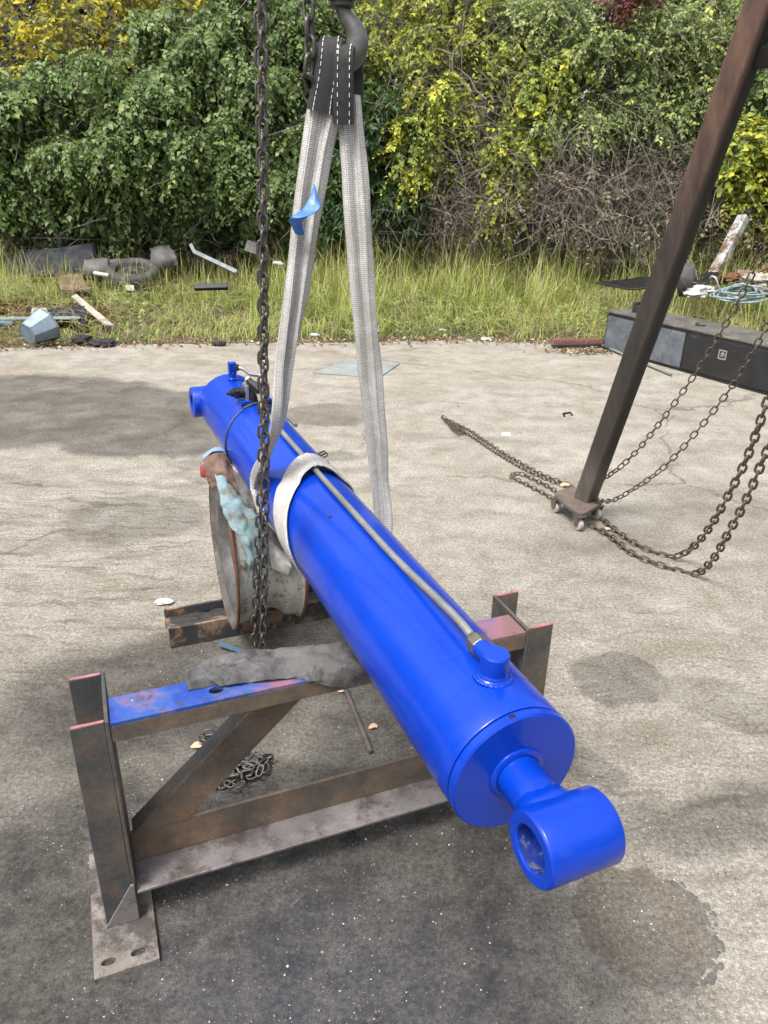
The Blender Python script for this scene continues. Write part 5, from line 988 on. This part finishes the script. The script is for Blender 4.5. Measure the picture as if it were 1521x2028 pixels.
b = MB(); b.box(at(118, 480, 10.85), (.035, .02, .11)); b.box(at(130, 470, 10.85), (.11, .02, .02)); b.build('bracket_frame', galv2, br_, bevel=.006)
slab('bracket_sheet', None, None, [at(94, 492, 10.9), at(113, 492, 10.9), at(112, 472, 10.95), at(92, 476, 10.95)], .015, greyp, .004, parent=br_)
fd = thing('plastic_fender', at(195, 550, 9.9), 'grey plastic vehicle fender lying left of the old tyre', 'fender')
sheet('fender_shell', [[at(166, 552, 9.75), at(190, 556, 9.7), at(214, 552, 9.75)], [at(165, 536, 9.7), at(190, 538, 9.62), at(216, 534, 9.7)], [at(166, 522, 9.75), at(190, 520, 9.72), at(214, 517, 9.8)], [at(170, 517, 10.0), at(190, 515, 10.0), at(213, 513, 10.05)]], greyp, fd, 6, 6, .012, 7, .02, 2)
f2_ = thing('plastic_fender', at(240, 530, 10.3), 'curved grey plastic fender piece behind the old tyre', 'fender')
sheet('fender_shell', [[at(215, 548, 9.95), at(240, 545, 10.0), at(262, 548, 10.0)], [at(214, 528, 9.9), at(240, 522, 9.95), at(264, 526, 10.0)], [at(217, 516, 10.15), at(238, 514, 10.2), at(262, 520, 10.2)]], greyp, f2_, 6, 6, .01, 7, .02, 6)
tag(MB().tube([at(187, 541, 9.55), at(216, 546, 9.5)], .026, 12).build('plastic_pipe', whitem), 'short white plastic pipe sticking out beside the old tyre', 'pipe')
# tyre
tyc = at(263, 545, 9.75); tyn = unit(np.array([.05, -.30, 1.0])); ty = thing('old_tyre', tyc - tyn * .11, 'old tyre on its steel wheel lying flat in the weeds', 'tyre')
b = MB(); b.lathe(tyc, tyn, [(-.10, .20), (-.115, .25), (-.105, .30), (-.07, .326), (0, .332), (.07, .326), (.10, .30), (.108, .268), (.10, .235), (.078, .205), (.06, .20), (-.06, .19)], 64, closed=True); b.build('tread', rubber, ty, smooth=60)
b = MB(); b.lathe(tyc, tyn, [(.078, .213), (.085, .205), (.07, .195), (.04, .188), (.032, .15), (.05, .12), (.055, .085), (.035, .07), (.02, .05), (.012, .05), (.025, .09), (.02, .15), (.0, .19), (-.07, .195), (-.07, .205), (.06, .205)], 48, closed=True); wd_ = b.build('steel_wheel', black_steel, ty, smooth=60)
b = MB(); b.lathe(tyc, tyn, [(.018, .052), (.032, .052), (.034, .04)], 20); b.build('hub_cover', black_fit, wd_)
tag(slab('paper_card', 'small white paper card lying against the old tyre', 'card', [at(247, 574, 9.35), at(266, 576, 9.35), at(265, 565, 9.38), at(246, 563, 9.38)], .004, whitem, 0))
tag(slab('brown_board', 'reddish brown board half buried in grass below the scrap panel', 'board', [at(120, 575, 9.15), at(180, 578, 9.1), at(160, 544, 9.9), at(112, 548, 9.9)], .03, brownb, .004, nsub=4, wr=.03))
tag(slab('wood_plank', 'pale weathered wooden plank slanting up out of the grass', 'plank', [at(226, 645, 8.05), at(208, 645, 8.05), at(141, 588, 8.85), at(152, 584, 8.9)], .022, wood, .002))
tag(slab('dark_board', 'dark board under the raised end of the pale plank', 'board', [at(60, 640, 8.2), at(172, 632, 8.3), at(168, 608, 8.55), at(60, 612, 8.55)], .03, navy, .003))
tag(slab('grey_board', 'short grey board stacked on the dark board at left', 'board', [at(62, 622, 8.35), at(95, 622, 8.35), at(93, 612, 8.5), at(64, 612, 8.5)], .03, wood, .002))
tag(slab('pale_strip', 'long pale metal strip lying in the grass behind the bucket', 'strip', [at(-40, 634, 8.05), at(158, 632, 8.15), at(158, 627, 8.2), at(-40, 628, 8.1)], .012, galv2, .002))
tag(slab('glossy_sheet', 'small dark glossy sheet lying right of the grey board', 'sheet', [at(142, 640, 8.1), at(168, 645, 8.05), at(164, 615, 8.45), at(148, 612, 8.45)], .01, navy, .002))
tag(MB().tube([at(-30, 640, 7.95), at(28, 642, 7.9)], .035, 14).build('blue_pipe', plain('dark_blue_pipe', (.05, .10, .15), .4)), 'dark blue pipe end at the left edge beside the bucket', 'pipe')
# dry red needles
def pile(name, lab, cat, cx, cy, rx, ry, n, m, size, seed, hz=.06):
    R = np.random.default_rng(seed); x = R.normal(cx, rx, n); y = R.normal(cy, ry, n); P = np.stack([x, y, [max(0, hgt(a, c)) + R.random() * hz for a, c in zip(x, y)]], 1)
    d = unit(R.normal(0, 1, (n, 3)) * [1, 1, .35]); l = R.uniform(.6, 1.3, n) * size
    return tag(np_mesh(name, *leaves_mesh(P, d, unit(R.normal(0, .5, (n, 3)) + [0, 0, 1]), l, l * .14, R.random(n)), m), lab, cat, kind='stuff')
pile('dry_needles', 'rust red dry needles heaped over the boards at left', 'needles', -4.0, 8.75, .5, .16, 3500, leafmat('needle_litter', [(0, (.07, .03, .02)), (.6, (.16, .075, .045)), (1, (.26, .15, .09))], .1, .8), .10, 3)
# bucket
bc0, bc1 = on(55, 664, .16), on(96, 640, .20); bc0 = at(54, 662, 7.42); bc1 = at(92, 643, 7.62); bx_ = unit(bc1 - bc0); bu = thing('metal_bucket', at(68, 688, 7.15), 'pale blue faceted metal bucket lying on its side at the left edge', 'bucket')
Lb = np.linalg.norm(bc1 - bc0) * 1.0
b = MB(); b.lathe(bc0, bx_, [(0, 0.001), (0, .105), (.006, .112), (Lb, .172), (Lb + .012, .178), (Lb + .012, .166), (.02, .104), (.018, 0.001)], 8); b.build('bucket_body', galv, bu, smooth=20, bevel=.003)
for k, (d_, r_) in enumerate(((.0, .116), (Lb, .181))):
    b = MB(); b.lathe(bc0, bx_, [(d_ - .004, r_ - .01), (d_ - .002, r_), (d_ + .010, r_ + .001), (d_ + .012, r_ - .01)], 8, closed=True); b.build('hoop', galv2, bu, smooth=20)
black_rag = worn('black_rag_cloth', [(.3, (.012, .011, .012)), (.7, (.045, .04, .042))], 20, (.85, .98), bstr=.5, fine=200)
def lump(name, lab, cat, c, rx, ry, rz, m, seed, amp=.35):
    c = npv(c); b = MB(); n, k = 22, 28; vs = []
    for i in range(n + 1):
        for j in range(k):
            th, ph = math.pi * i / n, 2 * math.pi * j / k; d = np.array([math.sin(th) * math.cos(ph), math.sin(th) * math.sin(ph), math.cos(th)])
            q = 1 + amp * (noise.noise(d * 2.2 + seed) + .6 * noise.noise(d * 5.1 + seed) + .9 * (abs(noise.noise(d * 3.4 - seed)) - .25)); P_ = c + d * q * np.array([rx, ry, rz]); P_[2] = max(P_[2], c[2] - rz * .35); vs.append(P_)
    b.add(vs, [(i * k + j, i * k + (j + 1) % k, (i + 1) * k + (j + 1) % k, (i + 1) * k + j) for i in range(n) for j in range(k)])
    return tag(b.build(name, m, smooth=80), lab, cat)
g = lambda x, y, z=0.02: on(x, y, z)
lump('black_rag', 'crumpled black rag on the pavement edge nearest the bucket', 'rag', g(163, 676), .11, .08, .06, black_rag, 1, .5)
lump('black_rag', 'crumpled dark rag right of the other black rag at the pavement edge', 'rag', g(205, 682), .11, .07, .055, black_rag, 5, .5)
lump('black_rag', 'small black rag on the pavement edge left of the hanging chain', 'rag', g(434, 681), .07, .04, .025, black_rag, 9, .4)
sheet_o = sheet('crumpled_panel', [[at(296, 528, 10.0), at(325, 530, 9.95), at(352, 526, 10.0)], [at(300, 508, 10.1), at(324, 512, 9.95), at(349, 508, 10.05)], [at(296, 490, 10.3), at(318, 485, 10.3), at(336, 488, 10.3)]], greyp, None, 6, 6, .04, 5, .012, 3); tag(sheet_o, 'crumpled grey plastic panel leaning under the trees behind the tyre', 'panel')
b = MB(); q0_, q1_, q2_ = at(378, 484, 10.3), at(386, 500, 10.25), at(470, 540, 9.7)
b.tube([q0_, q1_], .03, 4); b.tube([q1_, q2_], .035, 4); tag(b.build('bent_rail', galv2, smooth=0), 'bent grey metal rail slanting down into the weeds under the trees', 'rail')
tag(slab('grey_box_panel', 'pale grey square panel under the trees just left of the hanging chain', 'panel', [at(484, 497, 10.4), at(508, 505, 10.3), at(512, 483, 10.4), at(491, 475, 10.5)], .03, greyp, .004))
tag(slab('white_scrap', 'curved white plastic scrap in the weeds behind the hanging chain', 'scrap', [at(540, 521, 9.9), at(562, 524, 9.9), at(556, 519, 10), at(543, 518, 10)], .02, whitem, .004))
tag(slab('black_beam', 'low black beam lying in the grass right of the tyre', 'beam', [at(385, 574, 8.9), at(452, 572, 8.95), at(452, 563, 9.0), at(385, 564, 8.95)], .05, black_fit, .006))
# middle
pq = [on(620, 739, .006), on(752, 748, .006), on(792, 720, .006), on(690, 712, .006)]
tag(slab('steel_sheet', 'square grey steel sheet lying on the concrete behind the right sling leg', 'sheet', pq, .011, worn('dusty_steel_sheet', [(.3, (.15, .165, .165)), (.7, (.29, .305, .295))], 4, (.5, .75), .15, fine=70), .0015))
def bottle(lab, c, az, s=1.0):
    c = npv(c); d = np.array([math.cos(az), math.sin(az), 0]); t = thing('plastic_bottle', c, lab, 'bottle'); c = c + SZ * .03 * s
    m = plain('clear_bottle_plastic', (.5, .56, .60), .15, 0, .2, 30)
    b = MB(); b.lathe(c, d, [(0, .018 * s), (.006 * s, .029 * s), (.04 * s, .030 * s), (.06 * s, .027 * s), (.08 * s, .030 * s), (.12 * s, .030 * s), (.145 * s, .018 * s), (.16 * s, .012 * s)], 20); b.build('bottle_body', m, t)
    b = MB(); b.lathe(c, d, [(.158 * s, .0145 * s), (.174 * s, .0145 * s)], 16); b.build('cap', whitem, t)
bottle('crushed clear plastic bottle in the litter between the sling legs', on(614, 667, .0), .1, .62)
bottle('small clear bottle lying in the litter right of the right sling leg', on(868, 656, .0), -.3, .55)
bottle('small clear bottle at the litter edge touching the right sling leg', on(746, 660, .0), 1.0, .5)
slab('paper_scrap', 'white paper scrap on the pavement edge below the tall grass', 'paper', [on(950, 672, .006), on(974, 675, .006), on(972, 669, .02), on(955, 667, .02)], .002, whitem, 0)
slab('paper_scrap', 'small pale paper scrap left of the other paper at the pavement edge', 'paper', [on(922, 676, .006), on(938, 677, .006), on(936, 672, .01), on(925, 671, .01)], .002, whitem, 0)
slab('paper_scrap', 'pale paper scrap on the concrete left of the gantry leg', 'paper', [on(992, 862, .004), on(1012, 864, .004), on(1010, 857, .01), on(996, 856, .008)], .0015, plain('cream_paper', (.6, .55, .44), .9), 0)
b = MB(); b.tube([on(1118, 824, .008), on(1115, 819, .008), on(1130, 817, .008), on(1133, 822, .008)], .007, 6); tag(b.build('wire_staple', black_fit), 'bent wire loop lying on the concrete beyond the gantry foot', 'wire')
# right scrap
tag(slab('black_sheet', 'black plastic sheet half sunk in the grass left of the gantry leg', 'sheet', [at(1178, 562, 9.1), at(1288, 577, 8.9), at(1290, 553, 9.4), at(1215, 555, 9.4)], .02, black_fit, .003, nsub=5, wr=.06))
dr_ = at(1352, 555, 9.0); b = MB(); b.lathe(dr_ - np.array([.05, 0, 0]), unit(np.array([1., -.35, .1])), [(-.02, .001), (0, .16), (.02, .185), (.15, .185), (.17, .16), (.172, .001)], 40); tag(b.build('black_drum', rubber), 'dark round drum end beside the gantry leg in the grass', 'drum')
tag(sheet('tar_paper', [[at(1364, 566, 8.8), at(1400, 570, 8.7), at(1440, 566, 8.75)], [at(1366, 556, 9.0), at(1402, 560, 8.85), at(1440, 556, 8.95)], [at(1372, 550, 9.3), at(1405, 545, 9.3), at(1432, 542, 9.35)]], black_fit, None, 6, 6, .05, 4, .01, 7), 'black crumpled sheet on the scrap heap right of the gantry leg', 'sheet')
post_m = worn('peeling_white_post', [(.3, (.20, .21, .21)), (.7, (.36, .37, .365))], 6, (.6, .85), second=((.055, .025, .014), (.15, .07, .035)), sscale=5.5, sthr=(.46, .53), bstr=.4, fine=60)
p0_, p1_ = at(1408, 556, 9.6), at(1472, 432, 10.1); sqtube(p0_, p1_, .062, .012, .5, post_m, 'leaning_post', None); tag(bpy.data.objects['leaning_post'], 'leaning post with peeling white paint and rust behind the scrap heap', 'post')
hose_m = plain('pale_blue_hose', (.20, .255, .28), .5, 0, .2, 20); Rh = random.Random(2); hpts = []
for k in range(8 * 16):
    th = 2 * math.pi * k / 16; rx = 42 + 16 * math.sin(th * .37) + Rh.uniform(-2, 2); ry = 15 + 7 * math.sin(th * .53) + Rh.uniform(-1, 1); hpts.append(at(1468 + rx * math.cos(th) + 6 * math.sin(th * .21), 580 + .75 * ry * math.sin(th) + 5 * math.cos(th * .3), 8.1 - .35 * math.sin(th)))
b = MB(); b.tube(catmull(hpts, 2), .0095, 7); tag(b.build('coiled_hose', hose_m, smooth=80), 'pale blue hose coiled on the scrap heap at the right edge', 'hose')
b = MB(); b.tube(catmull([at(1424, 570, 8.6), at(1418, 552, 8.6), at(1410, 547, 8.65), at(1406, 552, 8.7)], 5), .010, 6); tag(b.build('white_wire', whitem), 'bent white wire sticking up beside the coiled hose', 'wire')
scrap_cols = [greyp, wood, galv2, brownb, whitem, rust_m, navy]
for i, (px, py, yy, s_, la) in enumerate([(1390, 576, 8.5, .09, 'white crumpled scrap below the black sheet on the heap'), (1448, 553, 8.9, .10, 'rusty scrap lump between black sheet and coiled hose'), (1505, 556, 8.8, .14, 'pale broken block behind the coiled hose'), (1375, 584, 8.4, .07, 'small white scrap right of the dark drum'), (1518, 582, 8.3, .10, 'grey scrap at the right edge beside the hose'), (1482, 550, 9.0, .12, 'brown scrap lump behind the coiled hose')]):
    o = lump('scrap_lump', la, 'scrap', at(px, py, yy), s_ * 1.5, s_, s_ * .6, [whitem, rust_m, wood, whitem, greyp, brownb][i], 20 + i, .5)
b = MB(); b.tube([at(1460, 560, 8.9), at(1540, 520, 9.0)], .02, 6); tag(b.build('rusty_rod', rust_m), 'thin rusty rod leaning over the scrap heap at the right edge', 'rod')
# foreground bits
b = MB(); b.tube([on(684, 1365, .010), on(735, 1490, .008)], .0085, 10); tag(b.build('steel_rod', rust_steel), 'dark steel rod lying on the ground between the stand bars', 'rod')
slab('blue_strip', 'thin bent blue metal strip behind the grey cloth', 'strip', [on(432, 1278, .02), on(436, 1270, .02), on(500, 1294, .008), on(497, 1302, .008)], .002, plain('slate_blue_strip', (.06, .11, .16), .4), 0)
lump('foam_chip', 'torn white foam chip on the ground left of the steel beam', 'chip', on(325, 1191, .010), .036, .022, .010, worn('white_foam', [(.3, (.42, .40, .36)), (.7, (.75, .73, .68))], 40, (.8, .95), bstr=.8, fine=160), 3, .35)
leafm = plain('tan_leaf', (.42, .30, .20), .8, 0, .25, 60)
for (px, py, s_, la) in ((678, 1370, .018, 'curled tan leaf beneath the grey cloth'), (388, 1480, .02, 'curled tan leaf behind the diagonal brace'), (738, 1442, .016, 'curled brown leaf beside the dark steel rod'), (1118, 962, .03, 'curled tan leaf on the caster plate of the gantry leg'), (1202, 1050, .02, 'small pink leaf on the rusty chain by the gantry foot')):
    c_ = on(px, py, .004 if px != 1118 else .112)
    tag(sheet('dry_leaf', [[c_ + np.array([-s_, 0, 0]), c_ + np.array([-s_ * .6, s_ * .5, .006]), c_ + np.array([-s_ * .2, s_ * .7, .01])], [c_ + np.array([-s_ * .2, -s_ * .4, .006]), c_ + np.array([.1 * s_, .1 * s_, .001]), c_ + np.array([.4 * s_, .6 * s_, .012])], [c_ + np.array([.5 * s_, -.6 * s_, .012]), c_ + np.array([.8 * s_, -.1 * s_, .003]), c_ + np.array([1.1 * s_, .4 * s_, .006])]], leafm, None, 3, 3, .002, 60, .0008, 1), la, 'leaf')
